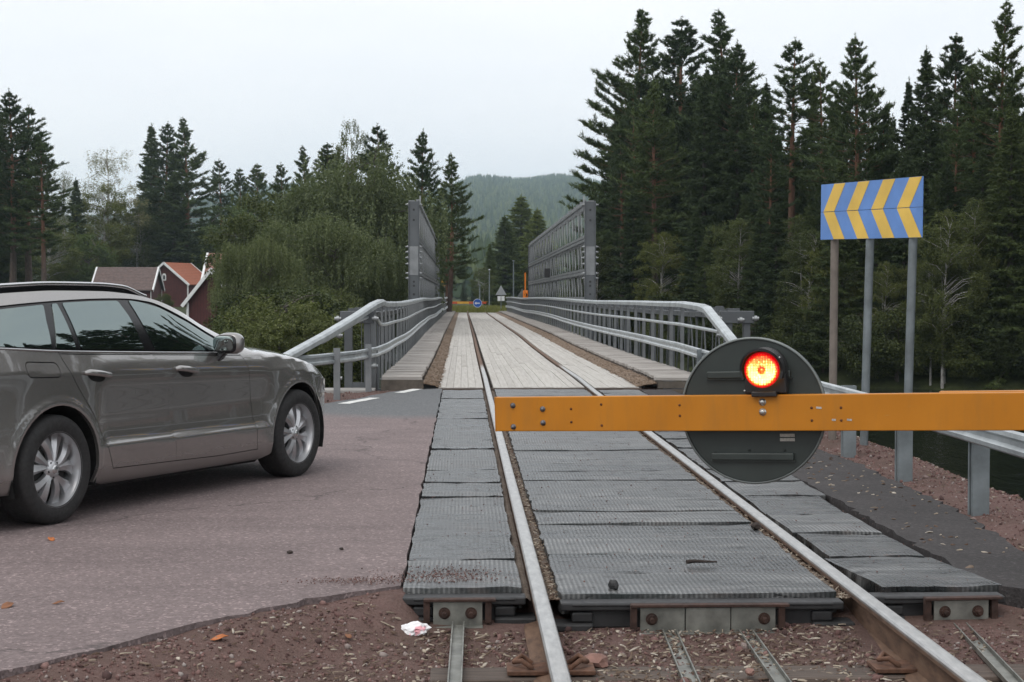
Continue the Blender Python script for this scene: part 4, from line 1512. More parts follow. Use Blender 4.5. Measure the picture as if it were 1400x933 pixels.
# glasshouse: black surround with panes standing 4 mm back
w1 = rounded([(-.80, 1.240), (-.55, 1.290), (-.27, 1.315), (.085, 1.338), (.045, 1.240), (.015, 1.074), (-.41, 1.095), (-.86, 1.118)], .02)
w2a = rounded([(.165, 1.342), (.215, 1.345), (.245, 1.060), (.055, 1.070)], .012)
w2 = rounded([(.265, 1.348), (.55, 1.356), (.845, 1.358), (.90, 1.250), (.955, 1.036), (.295, 1.058)], .02)
w3 = rounded([(.965, 1.360), (1.10, 1.346), (1.30, 1.309), (1.62, 1.200), (1.86, 1.092), (1.90, 1.060), (1.88, 1.000), (1.075, 1.029)], .02)
su_ = patch('window_surround', inset(house_o, .001), M_TRIM, off=-.012, lip=.02, parent=car)
for nm, o_ in (('rear_quarter_window', w1), ('fixed_window', w2a), ('rear_window', w2), ('front_window', w3)):
    patch(nm, o_, M_GLASS, off=-.007, lip=.004, parent=car)
ls = patch('window_surround', inset(house_o, .001), M_TRIM, off=-.012, lip=.02, parent=car, step=.05)
ls.scale = (1, -1, 1)
for nm, o_ in (('rear_quarter_window', w1), ('fixed_window', w2a), ('rear_window', w2), ('front_window', w3)):
    o = patch(nm, o_, M_GLASS, off=-.007, lip=.004, parent=car, step=.05); o.scale = (1, -1, 1)


def on_skin(pts, off):
    return [(x, -(float(S(x, z)) + off), z) for x, z in pts]


for s in (1, -1):
    o = MB().tube(on_skin([(x, float(belt(x)) + .004) for x in np.linspace(-.92, 2.06, 60)], .002), .0065, 6).build('belt_chrome', M_CHROME, car)
    if s < 0: o.scale = (1, -1, 1)
    # pillar caps in gloss black between the panes
    # roof rail: slim bar; the black strip below paints the gap's shade
    rp = [(x, -(float(ry_(x)) - .030), float(rz_(x)) + .044 - .035 * smooth01(.95, 1.22, x) - .04 * smooth01(-.55, -.85, x)) for x in np.linspace(-.86, 1.22, 40)]
    o = MB().sweep([(-.016, -.010), (.016, -.010), (.020, .004), (.012, .014), (-.012, .014), (-.020, .004)], rp, True, True).build('roof_rail', M_CHROME, car)
    if s < 0: o.scale = (1, -1, 1)
    o = MB().sweep([(-.014, -.045), (.016, -.045), (.016, -.010), (-.014, -.010)], rp).build('roof_rail_gap_shade', M_TRIM, car)
    if s < 0: o.scale = (1, -1, 1)

# ---- roof, bonnet and windscreen strip from side to side
xs_ = np.concatenate([np.linspace(-1.05, 1.2, 46), np.linspace(1.2, 2.5, 40)[1:], np.linspace(2.5, 3.76, 34)[1:]])
nc = 25
uu = np.linspace(-1, 1, nc)
V = []
for x in xs_:
    zt = max(float(rz_(x)), float(belt(x)) + .004)
    ye = float(S(x, zt))
    zc = max(float(zc_(x)), zt + .002)
    for q in uu:
        V.append((x, q * ye, zt + (zc - zt) * (1 - abs(q) ** 2.4)))
V = np.array(V)
I = np.arange(len(xs_) * nc).reshape(len(xs_), nc)
Fq = np.stack([I[:-1, :-1], I[1:, :-1], I[1:, 1:], I[:-1, 1:]], -1).reshape(-1, 4)
xm = V[Fq].mean(1)[:, 0]
um = np.repeat(((uu[:-1] + uu[1:]) / 2)[None], len(xs_) - 1, 0).ravel()
screen = (xm > 1.33) & (xm < 2.46) & (np.abs(um) < .88)
bon = (xm > 2.50)
link_mesh('roof', np_mesh('roof', V, Fq[~screen & ~bon], True), M_PAINT, car)
link_mesh('windscreen', np_mesh('windscreen', V, Fq[screen], True), M_GLASS, car)
link_mesh('bonnet', np_mesh('bonnet', V, Fq[bon], True), M_PAINT, car)
# nose and tail
for nm, x, dx, m, ztop in (('front_bumper', 3.755, .07, M_PAINT, float(belt(3.755)) + .004), ('tailgate', -1.04, -.06, M_PAINT, float(rz_(-1.04)))):
    zz = np.linspace(.22, ztop, 24)
    V = []
    for z in zz:
        y = float(S(x, z))
        for q in np.linspace(-1, 1, 17):
            V.append((x + dx * (1 - q * q) * (1 - .5 * ((z - .5) / .6) ** 2), q * y, z))
    I = np.arange(24 * 17).reshape(24, 17)
    Fq = np.stack([I[:-1, :-1], I[1:, :-1], I[1:, 1:], I[:-1, 1:]], -1).reshape(-1, 4)
    if dx < 0: Fq = Fq[:, ::-1]
    link_mesh(nm, np_mesh(nm, np.array(V), Fq, True), m, car)
MB().box((3.80, 0, .52), (.06, .86, .26)).build('grille', M_TRIM, car, .02)
for s in (-1, 1):
    o = patch('headlight', rounded([(3.36, .745), (3.62, .690), (3.66, .60), (3.42, .635)], .03), M_LAMPG, off=.004, lip=.02, parent=car)
    if s > 0: o.scale = (1, -1, 1)
    o = patch('tail_light', rounded([(-1.03, 1.10), (-.90, 1.10), (-.84, .98), (-.80, .80), (-1.03, .80)], .03), M_REDG, off=.004, lip=.02, parent=car)
    if s > 0: o.scale = (1, -1, 1)

# ---- underbody and wheel houses
b = MB()
b.box((1.35, 0, .52), (4.5, 1.18, .60))
b.box((1.43, 0, .40), (1.94, 1.66, .42))
b.box((.20, 0, .96), (2.2, 1.10, .50))  # added unseen block filling the cabin so no light passes through
b.box((3.40, 0, .42), (.26, 1.2, .36))
b.box((-.66, 0, .46), (.40, 1.3, .36))
b.build('underbody_cabin_block', M_MATT, car)
for xc in (0, WB):
    for s in (-1, 1):
        vs, fs = [], []
        n = 20
        for i in range(n + 1):
            a = R(-20) + R(220) * i / n
            for y in (.50, .885 if xc else .885):
                vs.append((xc + (ARCH + .012) * math.cos(a), s * y, WZ + (ARCH + .012) * math.sin(a)))
        for i in range(n): fs.append((2 * i, 2 * i + 1, 2 * i + 3, 2 * i + 2))
        MB().add(vs, fs).build('wheel_liner', M_MATT, car)
# dark sill strip
for s in (1, -1):
    o = patch('sill_strip', [(.44, .182), (2.42, .172), (2.43, .150), (.44, .160)], M_MATT, off=-.03, lip=0, parent=car, step=.04)
    if s < 0: o.scale = (1, -1, 1)

# ---- wheels
TY = [(.225, -.105), (.245, -.112), (.285, -.117), (.315, -.108), (.328, -.095), (.3335, -.080), (.335, -.04), (.335, .04), (.3335, .080), (.328, .095), (.315, .108), (.285, .117), (.245, .112), (.225, .105)]
RYm = Matrix.Rotation(R(90), 4, 'X')        # local z -> -y (towards the camera side)


def spoke_mesh(a, spread, m_parent):
    """one flared spoke: narrow at the hub, broad at the rim, with a raised spine"""
    r0, r1 = .052, .222
    vs, fs = [], []
    n = 8
    for i in range(n + 1):
        k = i / n
        r = r0 + (r1 - r0) * k
        aa = a + spread * k * .9 + .05 * math.sin(k * 2.5)
        wd = (.020 + .034 * k ** 1.5)
        h = .070 + .012 * math.sin(k * math.pi) - .028 * k
        tx, tz = -math.sin(aa), math.cos(aa)
        cx_, cz_ = r * math.cos(aa), r * math.sin(aa)
        for (o_, hh) in ((-1, h - .030), (-.85, h - .004), (.25, h + .006), (.9, h - .016), (1, h - .034)):
            vs.append((cx_ + tx * wd * o_, -hh, cz_ + tz * wd * o_))
    for i in range(n):
        for j in range(4):
            fs.append((5 * i + j, 5 * i + j + 1, 5 * i + 6 + j, 5 * i + 5 + j))
    return vs, fs


def make_wheel(loc, rot):
    hub = bpy.data.objects.new('wheel', None); COL.objects.link(hub); hub.parent = car
    hub.location = loc
    b = MB().lathe(TY, RYm, 64)
    b.build('tyre', M_TYRE, hub)
    b = MB().lathe([(.226, .100), (.232, .108), (.236, .104), (.228, .085), (.218, .060), (.205, -.09)], RYm, 64)
    b.build('rim', M_ALLOY, hub)
    b = MB().lathe([(.0005, .012), (.19, .012), (.215, -.02)], RYm, 40, False)
    b.lathe([(.0005, .032), (.150, .032), (.152, .012)], RYm, 40, False)
    b.build('brake_disc', M_ALLOYD, hub)
    b = MB()
    for k in range(5):
        a = rot + k * 2 * math.pi / 5
        for s in (-1, 1):
            b.add(*spoke_mesh(a + s * .16, s * .20, None), False)
    b.lathe([(.0005, .086), (.026, .086), (.034, .080), (.060, .070), (.066, .05)], RYm, 30)
    b.build('spokes', M_ALLOY, hub)
    b = MB()
    b.lathe([(.0005, .092), (.022, .091), (.028, .084)], RYm, 24)
    b.build('hub_cap', M_CHROME, hub)
    b = MB()
    for k in range(5):
        a = rot + (k + .5) * 2 * math.pi / 5
        b.cyl((.046 * math.cos(a), -.068, .046 * math.sin(a)), (.046 * math.cos(a), -.076, .046 * math.sin(a)), .008, 8)
    b.build('wheel_nuts', M_ALLOYD, hub)
    return hub


wr = make_wheel((0, -.792, WZ), R(14))
wf = make_wheel((WB, -.792, WZ), R(38))
for src, x in ((wr, 0), (wf, WB)):
    c_ = copy_tree(src); c_.location = (x, .792, WZ); c_.rotation_euler = (0, 0, math.pi)

# ---- door handles
for x0, z0, dp in ((.37, .893, -.035), (1.345, .878, -.035)):
    pts = [(x0 - .125, z0 + .018), (x0 - .095, z0 + .022), (x0, z0 + .012), (x0 + .105, z0 - .004), (x0 + .13, z0 - .012)]
    P3 = on_skin(pts, .024)
    P3[0] = on_skin([pts[0]], .006)[0]; P3[-1] = on_skin([pts[-1]], .006)[0]
    b = MB().tube(P3, [.012, .020, .021, .019, .011], 10)
    par = rd if x0 < 1 else fd
    b.build('handle', M_PAINT, par)
    o_ = [(x0 - .085 + .165 * (.5 - .5 * math.cos(a)) + 0, z0 - .010 - .012 * (x0 * 0) + .026 * math.sin(a) - .03 * (.5 - .5 * math.cos(a))) for a in np.linspace(0, 2 * math.pi, 25)[:-1]]
    q = [(x0 + .085 * math.cos(a), z0 - .012 + .030 * math.sin(a) - .012 * math.cos(a)) for a in np.linspace(0, 2 * math.pi, 25)[:-1]]
    patch('handle_recess_shade', q, M_MATT, off=.0015, lip=0, step=.02, parent=par)  # flat black ellipse on the skin: recess shade painted as colour

# ---- door mirror
mi = bpy.data.objects.new('door_mirror', None); COL.objects.link(mi); mi.parent = car
mi.location = (1.80, -.955, 1.050); mi.scale = (.82, .78, .88)


def blob(name, size, m, par, loc=(0, 0, 0), rot=(0, 0, 0), p=3.2):
    n, k = 28, 16
    V, F = [], []
    for i in range(k + 1):
        th = math.pi * i / k - math.pi / 2
        for j in range(n):
            ph = 2 * math.pi * j / n
            def sp(c_, e): return math.copysign(abs(c_) ** e, c_)
            V.append((size[0] * sp(math.cos(th), 2 / p) * sp(math.cos(ph), 2 / p), size[1] * sp(math.cos(th), 2 / p) * sp(math.sin(ph), 2 / p), size[2] * sp(math.sin(th), 2 / p)))
    for i in range(k):
        for j in range(n):
            F.append((i * n + j, i * n + (j + 1) % n, (i + 1) * n + (j + 1) % n, (i + 1) * n + j))
    o = link_mesh(name, np_mesh(name, np.array(V), np.array(F), True), m, par)
    o.location = loc; o.rotation_euler = rot
    return o


cap_ = blob('mirror_cap', (.078, .125, .086), M_PAINT, mi, (.035, -.004, .002), (0, 0, R(14)), 2.7)
blob('mirror_frame', (.030, .108, .074), M_TRIM, mi, (-.028, .010, -.002), (0, 0, R(14)), 3.2)
blob('mirror_glass', (.008, .094, .060), M_GLASS, mi, (-.056, .014, 0.0), (0, R(-4), R(14)), 3.6)
MB().bar((.02, .045, -.06), (.0, .125, -.145), .09, .05, (0, 0, 1)).build('mirror_foot', M_TRIM, mi, .012)
o = copy_tree(mi); o.location = (1.80, .955, 1.050); o.scale = (.82, -.78, .88)
# fin aerial
MB().add([(-.62, 0, 1.425), (-.42, 0, 1.432), (-.60, .0, 1.475), (-.64, .02, 1.423), (-.64, -.02, 1.423)], [(0, 1, 2), (3, 1, 2), (4, 2, 1), (3, 2, 4)]).build('roof_fin', M_TRIM, car)
# ================================================================ TREES
def foliage_mat(name, lo, hi, trans=0.18, rnd=0.35):
    t = NT(name)
    v = t.coord('Object')
    geo = t.n('ShaderNodeNewGeometry')
    oi = t.n('ShaderNodeObjectInfo')
    f = t.math('ADD', t.math('MULTIPLY', geo.outputs['Random Per Island'], 0.55), t.math('MULTIPLY', t.noise(v, 0.55, 4, 0.6), 0.6))
    c = t.ramp(f, [(0.25, lo), (0.85, hi)])
    c = t.mix(1.0, c, t.ramp(oi.outputs['Random'], [(0, (1 - rnd, 1 - rnd * .9, 1 - rnd)), (.5, (1, 1, 1)), (1, (1 + rnd, 1 + rnd * .7, 1))]), 'MULTIPLY')
    t.set(c, 0.62, 0.0, Specular_IOR_Level=0.25)
    tr = t.n('ShaderNodeBsdfTranslucent')
    t.l(t.mix(1.0, c, (1.1, 1.25, 0.6), 'MULTIPLY'), tr.inputs['Color'])
    ms = t.n('ShaderNodeMixShader'); ms.inputs[0].default_value = trans
    t.l(t.b.outputs[0], ms.inputs[1]); t.l(tr.outputs[0], ms.inputs[2])
    t.l(ms.outputs[0], t.out.inputs['Surface'])
    return t.m


M_PINE = foliage_mat('pine_needles', (0.034, 0.054, 0.022), (0.080, 0.114, 0.046), .12)
M_SPRUCE = foliage_mat('spruce_needles', (0.026, 0.042, 0.016), (0.064, 0.090, 0.034), .10)
M_BIRCH = foliage_mat('birch_leaves', (0.048, 0.060, 0.022), (0.116, 0.136, 0.048), .28)
M_WILLOW = foliage_mat('willow_leaves', (0.060, 0.077, 0.035), (0.142, 0.168, 0.080), .25, .12)
M_LIGHTG = foliage_mat('light_green_leaves', (0.058, 0.080, 0.026), (0.130, 0.170, 0.055), .3, .2)
M_UNDER = foliage_mat('dark_undergrowth_leaves', (0.026, 0.036, 0.013), (0.080, 0.100, 0.034), .2, .4)
M_DRYG = foliage_mat('brownish_leaves', (0.064, 0.078, 0.030), (0.140, 0.160, 0.062), .25, .2)


def bark_mat(name, lo, hi, up_lo=None, up_hi=None, z0=5, z1=9):
    t = NT(name)
    v = t.coord('Object', (6, 6, 1.6))
    n_ = t.noise(v, 2.2, 6, 0.65)
    c = t.ramp(n_, [(0.3, lo), (0.7, hi)])
    if up_lo:
        c2 = t.ramp(n_, [(0.3, up_lo), (0.7, up_hi)])
        s_ = t.n('ShaderNodeSeparateXYZ'); t.l(t.coord('Object'), s_.inputs[0])
        c = t.mix(t.ramp(t.math('DIVIDE', t.math('SUBTRACT', s_.outputs['Z'], z0), z1 - z0), [(0, 0), (1, 1)]), c, c2)
    t.bump(n_, 0.5, 0.03)
    return t.set(c, 0.9)


M_PBARK = bark_mat('pine_bark', (0.045, 0.034, 0.028), (0.115, 0.085, 0.07), (0.13, 0.062, 0.036), (0.24, 0.115, 0.068))
M_SBARK = bark_mat('spruce_bark', (0.045, 0.037, 0.032), (0.12, 0.10, 0.088))
M_BBARK = bark_mat('birch_bark', (0.09, 0.085, 0.08), (0.50, 0.48, 0.45))


def tri_cloud(P, D, L, W, r, nper, spread, droop=0.0):
    """thin triangles: nper blades at each point P along direction D"""
    n = len(P)
    P = np.repeat(P, nper, 0); D = np.repeat(D, nper, 0); L = np.repeat(L, nper)
    d = D + r.normal(0, spread, (n * nper, 3))
    d[:, 2] -= droop
    d /= np.linalg.norm(d, axis=1)[:, None] + 1e-9
    s = np.cross(d, r.normal(0, 1, (n * nper, 3)))
    s /= np.linalg.norm(s, axis=1)[:, None] + 1e-9
    L = L * r.uniform(.65, 1.25, n * nper)
    w_ = (W * r.uniform(.7, 1.3, n * nper))[:, None]
    a = P - s * w_ * .5 + r.normal(0, .03, P.shape); b = a + s * w_
    c = P + d * L[:, None]
    V = np.stack([a, b, c], 1).reshape(-1, 3)
    return V, np.arange(len(V)).reshape(-1, 3)


def tube_np(pts, rad, n=7):
    b = MB().tube([tuple(p) for p in pts], list(rad), n, False)
    return b


class TreeProto:
    def __init__(s, crown, trunk, h): s.crown, s.trunk, s.h = crown, trunk, h


def make_conifer(kind, seed, h, rad, base, m_leaf, m_bark, dens=1.0, lean=0.0, topround=.75, sparse=0.0):
    r = np.random.default_rng(seed)
    bx, by = r.normal(0, .12, 2)

    def trunk_xy(z):
        k = z / h
        return np.array([bx * math.sin(k * 2.3) + lean * k * k, by * math.sin(k * 2.9), z])
    zs = np.linspace(0, h, 14)
    tb = MB().tube([tuple(trunk_xy(z)) for z in zs], [max(.012, (.0125 * h + .03) * (1 - z / h) ** .85) for z in zs], 9, False)
    Ps, Ds, Ls = [], [], []
    z = base * h
    step = .50 if kind == 'pine' else .31
    tier = 0
    while z < h * .985:
        k = (z - base * h) / (h - base * h)
        if kind == 'pine':
            prof_ = (1 - k) ** topround * (0.62 + .38 * min(1, k * 4)) * (1 - .35 * smooth01(.6, 1, k)) + .028
            nb = r.integers(5, 8)
            ang0 = -.10 + .75 * k
        else:
            prof_ = (1 - k) ** .88 * (0.8 + .2 * min(1, k * 6)) + .02
            nb = r.integers(6, 9)
            ang0 = -.30 + .75 * k ** 1.5
        a0 = r.uniform(0, 6.28)
        for j in range(nb):
            if r.random() < sparse: continue
            L = rad * prof_ * r.uniform(.50, 1.25)
            if kind == 'pine' and k < .25 and r.random() < .35: L *= .5
            az = a0 + j * 6.283 / nb + r.normal(0, .25)
            el = ang0 + r.normal(0, .13)
            n = 6
            o_ = trunk_xy(z + r.normal(0, .08))
            pts = [o_]
            for q in range(1, n + 1):
                t_ = q / n
                e2 = el + (.35 * t_ * t_ if kind == 'pine' else (-.20 * math.sin(t_ * 3.1) + .38 * t_ * t_))
                dd = np.array([math.cos(az) * math.cos(e2), math.sin(az) * math.cos(e2), math.sin(e2)])
                pts.append(pts[-1] + dd * L / n + r.normal(0, .02, 3))
            if L > .5: tb.tube([tuple(p) for p in pts[:-1]], list(np.linspace(.006 + .009 * L, .005, n)), 4, False)
            pts = np.array(pts)
            # twigs
            nt_ = int(max(3, L * (8.5 if kind == 'pine' else 14) * dens + 2))
            lo = .26 if kind == 'pine' else .08
            tt = lo + (1 - lo) * r.random(nt_) ** .8
            ii = np.clip((tt * n).astype(int), 0, n - 1)
            fr = tt * n - ii
            base_p = pts[ii] * (1 - fr)[:, None] + pts[ii + 1] * fr[:, None]
            dirb = pts[ii + 1] - pts[ii]; dirb /= np.linalg.norm(dirb, axis=1)[:, None]
            sidev = np.cross(dirb, [0, 0, 1.0]); sidev /= np.linalg.norm(sidev, axis=1)[:, None] + 1e-9
            sg = r.choice([-1, 1], nt_)
            tl = (r.uniform(.22, .62, nt_) * (.20 + .42 * min(L, 2.0)) if kind == 'pine' else (.05 + .16 * L * (1 - tt) + r.uniform(0, .28, nt_) * min(1, .25 + L * .7)))
            d_ = dirb * r.uniform(.35, .9, nt_)[:, None] + sidev * (sg * r.uniform(.3, 1, nt_))[:, None]
            d_[:, 2] += (r.uniform(.05, .45, nt_) if kind == 'pine' else r.uniform(-.5, .02, nt_))
            d_ /= np.linalg.norm(d_, axis=1)[:, None]
            m_ = 4 if kind == 'pine' else 3
            for q in range(m_):
                f_ = (q + .8) / m_ if kind != 'pine' else .35 + .65 * q / (m_ - 1)
                Ps.append(base_p + d_ * (tl * f_)[:, None])
                Ds.append(d_ * .9 + np.array([0, 0, .35 if kind == 'pine' else -.15]))
                Ls.append(np.full(nt_, (.25 if kind == 'pine' else .23) * min(1, .62 + .3 * L)))
        z += step * r.uniform(.75, 1.25) * (1.0 if k < .8 else .7)
        tier += 1
    # leader
    tops = np.array([trunk_xy(h * q) for q in np.linspace(.95, 1.005, 7)])
    Ps.append(tops); Ds.append(np.tile([0, 0, 1.0], (7, 1))); Ls.append(np.full(7, .20))
    P, D, Lg = np.concatenate(Ps), np.concatenate(Ds), np.concatenate(Ls)
    V, F = tri_cloud(P, D, Lg, .054 if kind == 'pine' else .054, r, 5, .64 if kind == 'pine' else .45)
    cm = np_mesh('crown', V, F, False, [m_leaf])
    tm = bpy.data.meshes.new('trunk'); tm.from_pydata(tb.v, [], tb.f); tm.polygons.foreach_set('use_smooth', tb.sm); tm.materials.append(m_bark)
    return TreeProto(cm, tm, h)


def make_broadleaf(seed, h, rad, base, m_leaf, m_bark, leaf=.13, clumps=150, per=70, weep=0.0, multi=1, aspect=1.0, airy=0.0):
    """leaf clumps through an uneven dome, each carried by a limb; weep = how far the twigs hang"""
    r = np.random.default_rng(seed)
    tb = MB()
    stems = []
    zs = np.linspace(0, 1, 9)
    for s_ in range(multi):
        ox, oy = (r.normal(0, .12 * rad, 2) if multi > 1 else (0, 0))
        lx, ly = r.normal(0, .30 * rad, 2) if multi > 1 else r.normal(0, .08 * rad, 2)
        tr_ = np.array([(ox + lx * k * k + .05 * math.sin(5 * k + s_), oy + ly * k * k + .05 * math.cos(4 * k), h * .86 * k) for k in zs])
        tb.tube([tuple(p) for p in tr_], [max(.012, (.010 * h + .02) * (1 - k) ** .9) for k in zs], 8, False)
        stems.append(tr_)
    # big lobes give the crown its uneven outline
    zc, rz = h * (base + 1) / 2, h * (1 - base) / 2
    nlob = 9
    th = np.arccos(r.uniform(-.55, 1, nlob)); ph = r.uniform(0, 6.28, nlob)
    lob = np.stack([np.sin(th) * np.cos(ph), np.sin(th) * np.sin(ph), np.cos(th)], -1)
    E_ = []
    while len(E_) < clumps:
        d = r.normal(0, 1, 3); d /= np.linalg.norm(d)
        rr_ = r.random() ** .30
        bump_ = .74 + .30 * max(0, (lob @ d).max() - .55) / .45
        p = d * rr_ * bump_
        k = (p[2] + 1) / 2
        wid = 1.0 if k < .55 else 1.0
        E_.append((p[0] * rad * wid, p[1] * rad * wid, zc + p[2] * rz))
    E_ = np.array(E_)
    E_[:, 2] = np.maximum(E_[:, 2], .10 * h * max(base, .3))
    for i in range(0, len(E_), 2):
        st_ = stems[i % multi]
        e = E_[i]
        kz = np.clip((e[2] - .42 * np.hypot(e[0], e[1])) / (h * .86), .06, .97)
        o_ = np.array([np.interp(kz, zs, st_[:, q]) for q in range(3)])
        mid = (o_ + e) / 2 + np.array([0, 0, .10 * np.linalg.norm(e - o_)]) + r.normal(0, .08, 3)
        L = np.linalg.norm(e - o_)
        tb.tube([tuple(o_), tuple(mid), tuple(e)], [.010 + .010 * L, .008 + .005 * L, .005], 5, False)
    n = len(E_)
    C_ = np.repeat(E_, per, 0)
    N = len(C_)
    sig = .15 * rad * r.uniform(.6, 1.3, n).repeat(per)
    off = r.normal(0, 1, (N, 3)) * sig[:, None] * np.array([1, 1, .75])
    if weep:
        ns = 26
        so = r.normal(0, 1, (n * ns, 3)) * (.105 * rad)
        off = so[np.repeat(np.arange(n), per) * ns + r.integers(0, ns, N)] * np.array([1, 1, .5]) + r.normal(0, .035, (N, 3))
        off[:, 2] -= r.uniform(0, 1, N) * weep * (0.6 + .12 * rad)
    P = C_ + off
    P = P[P[:, 2] > .05 * h]
    if airy: P = P[r.random(len(P)) > airy * np.clip(P[:, 2] / h, 0, 1) ** 2]
    N = len(P)
    d = r.normal(0, 1, (N, 3)); d[:, 2] = d[:, 2] * .6 - .3 - weep * .6
    d /= np.linalg.norm(d, axis=1)[:, None]
    s = np.cross(d, r.normal(0, 1, (N, 3))); s /= np.linalg.norm(s, axis=1)[:, None]
    l_ = (leaf * r.uniform(.6, 1.3, N))[:, None]
    w_ = l_ * (.55 if weep < .5 else .42)
    V = np.stack([P, P + d * l_ * .5 + s * w_ * .5, P + d * l_, P + d * l_ * .5 - s * w_ * .5], 1).reshape(-1, 3)
    F = np.arange(4 * N).reshape(-1, 4)
    cm = np_mesh('crown', V, F, False, [m_leaf])
    tm = bpy.data.meshes.new('trunk'); tm.from_pydata(tb.v, [], tb.f); tm.polygons.foreach_set('use_smooth', tb.sm); tm.materials.append(m_bark)
    return TreeProto(cm, tm, float(np.percentile(P[:, 2], 99.7)))


PINES = [make_conifer('pine', 11, 18, 3.3, .30, M_PINE, M_PBARK, 1.0, .2), make_conifer('pine', 12, 18, 2.6, .42, M_PINE, M_PBARK, 1.05, -.2, .62),
         make_conifer('pine', 13, 18, 2.9, .34, M_PINE, M_PBARK, .95, .1, .8, .10), make_conifer('pine', 14, 18, 2.3, .48, M_PINE, M_PBARK, 1.0, .3, .55, .12)]
BIGPINE = make_conifer('pine', 21, 18, 4.3, .16, M_PINE, M_PBARK, 1.0, -.3, .72)
SPRUCES = [make_conifer('spruce', 31, 17, 2.5, .04, M_SPRUCE, M_SBARK, 1.0), make_conifer('spruce', 32, 17, 2.0, .06, M_SPRUCE, M_SBARK, 1.1, .15),
           make_conifer('spruce', 33, 17, 2.9, .03, M_SPRUCE, M_SBARK, .95, -.1)]
BIRCHES = [make_broadleaf(41, 11, 2.1, .20, M_BIRCH, M_BBARK, .105, 120, 330, .4, 1, 1, .35), make_broadleaf(42, 11, 2.6, .10, M_BIRCH, M_BBARK, .105, 140, 330, .35, 2, 1, .15)]
WILLOWS = [make_broadleaf(51, 10, 3.9, .03, M_WILLOW, M_SBARK, .14, 120, 900, 1.7, 3), make_broadleaf(52, 10, 4.3, .0, M_WILLOW, M_SBARK, .14, 120, 900, 1.4, 4)]
ROUND = [make_broadleaf(61, 8, 3.6, .03, M_LIGHTG, M_SBARK, .13, 110, 600, .15, 3), make_broadleaf(62, 8, 3.3, .02, M_DRYG, M_SBARK, .13, 110, 600, .45, 3)]
BUSH = [make_broadleaf(71, 4, 2.2, .0, M_UNDER, M_SBARK, .12, 90, 260, .2, 4), make_broadleaf(72, 4, 2.0, .0, M_UNDER, M_SBARK, .11, 90, 260, .6, 4)]
GREENSPR = make_conifer('spruce', 36, 17, 2.6, .04, foliage_mat('fresh_spruce_needles', (0.078, 0.102, 0.034), (0.160, 0.200, 0.070), .2), M_SBARK, 1.0)
PALEBIRCH = make_broadleaf(43, 12, 2.2, .22, foliage_mat('thin_pale_leaves', (0.085, 0.092, 0.060), (0.17, 0.18, 0.115), .25), M_BBARK, .10, 120, 190, .5, 1, 1, .45)

_rot = random.Random(99)


def tree(pr, name, x, y, h, label, cat='tree', group=None, wide=1.0, z=None):
    if z is None: z = float(ground_z(np.array([x]), np.array([y]))[0]) - .1
    t_ = thing(name, label, cat, (x, y, z), _rot.uniform(0, 6.28), group)
    s = h / pr.h
    t_.scale = (s * wide, s * wide, s)
    for nm, me in (('trunk', pr.trunk), ('crown', pr.crown)):
        o = bpy.data.objects.new(nm, me); COL.objects.link(o); o.parent = t_
    return t_


def at_col(col, y):
    """x of the bearing that meets picture column col at distance y (measured from the photo)"""
    return -1.112 + (col - 633) / 2300 * y


def top_h(row, y, z):
    return 1.41 + (398 - row) / 2300 * y - z


def put(pr, name, col, row, y, label, cat='tree', group=None, wide=1.0):
    x = at_col(col, y)
    z = float(ground_z(np.array([x]), np.array([y]))[0]) - .1
    z = max(z, WATER_Z - .2)
    return tree(pr, name, x, y, top_h(row, y, z), label, cat, group, wide, z)


def shore_y(col, off):
    """distance at which the bearing of a picture column meets the far bank, off metres inland"""
    y = 45.0
    for _ in range(400):
        sd_ = poly_sd(np.array([at_col(col, y)]), np.array([y]), RIVER)[0]
        if sd_ > off and y > 58: return y
        y += .5
    return y


GR, GL = 'conifers on the right river bank', 'trees on the left river bank'
# --- right bank, front rank
put(BIGPINE, 'pine_tree', 872, 20, 112, 'tall spreading pine with long left boughs reaching toward the right bridge truss', group=GR, wide=1.22)
for pr, nm, c_, r_, y, lab, wd in (
        (PINES[1], 'pine_tree', 934, 28, 116, 'slim pine just right of the tall spreading pine', 1.0),
        (PINES[2], 'pine_tree', 977, 16, 104, 'tallest pine of the middle clump with orange upper trunk', 1.05),
        (PINES[0], 'pine_tree', 1010, 58, 98, 'broad pine at the right edge of the tall clump, beside the low gap', .85),
        (PINES[3], 'pine_tree', 1086, 56, 90, 'narrow pine standing alone right of the gap in the treetops', 1.0),
        (SPRUCES[1], 'spruce_tree', 1050, 110, 92, 'dark spruce in the gap between the two pine clumps', .9),
        (PINES[3], 'pine_tree', 1128, 82, 88, 'thin sparse pine directly above the left end of the chevron sign', .8),
        (PINES[0], 'pine_tree', 1170, 50, 84, 'broad dense pine rising above the middle of the chevron sign', .85),
        (SPRUCES[0], 'spruce_tree', 1268, 66, 80, 'dense dark spruce just right of the chevron sign', .8),
        (SPRUCES[1], 'spruce_tree', 1240, 108, 86, 'shorter spruce peeking out right above the chevron sign', .8),
        (PINES[1], 'pine_tree', 1305, 48, 84, 'slim pine between the dark spruce and the tall corner pine', .85),
        (PINES[3], 'pine_tree', 1340, 84, 82, 'sparse pine with see-through crown left of the tall corner pine', .9),
        (PINES[2], 'pine_tree', 1385, 2, 80, 'tallest pine at the top right corner of the picture', .85),
        (SPRUCES[0], 'spruce_tree', 1388, 150, 72, 'dark spruce in front of the tall corner pine', 1.0)):
    put(pr, nm, c_, r_, y - 6, lab, group=GR, wide=wd * 1.30)
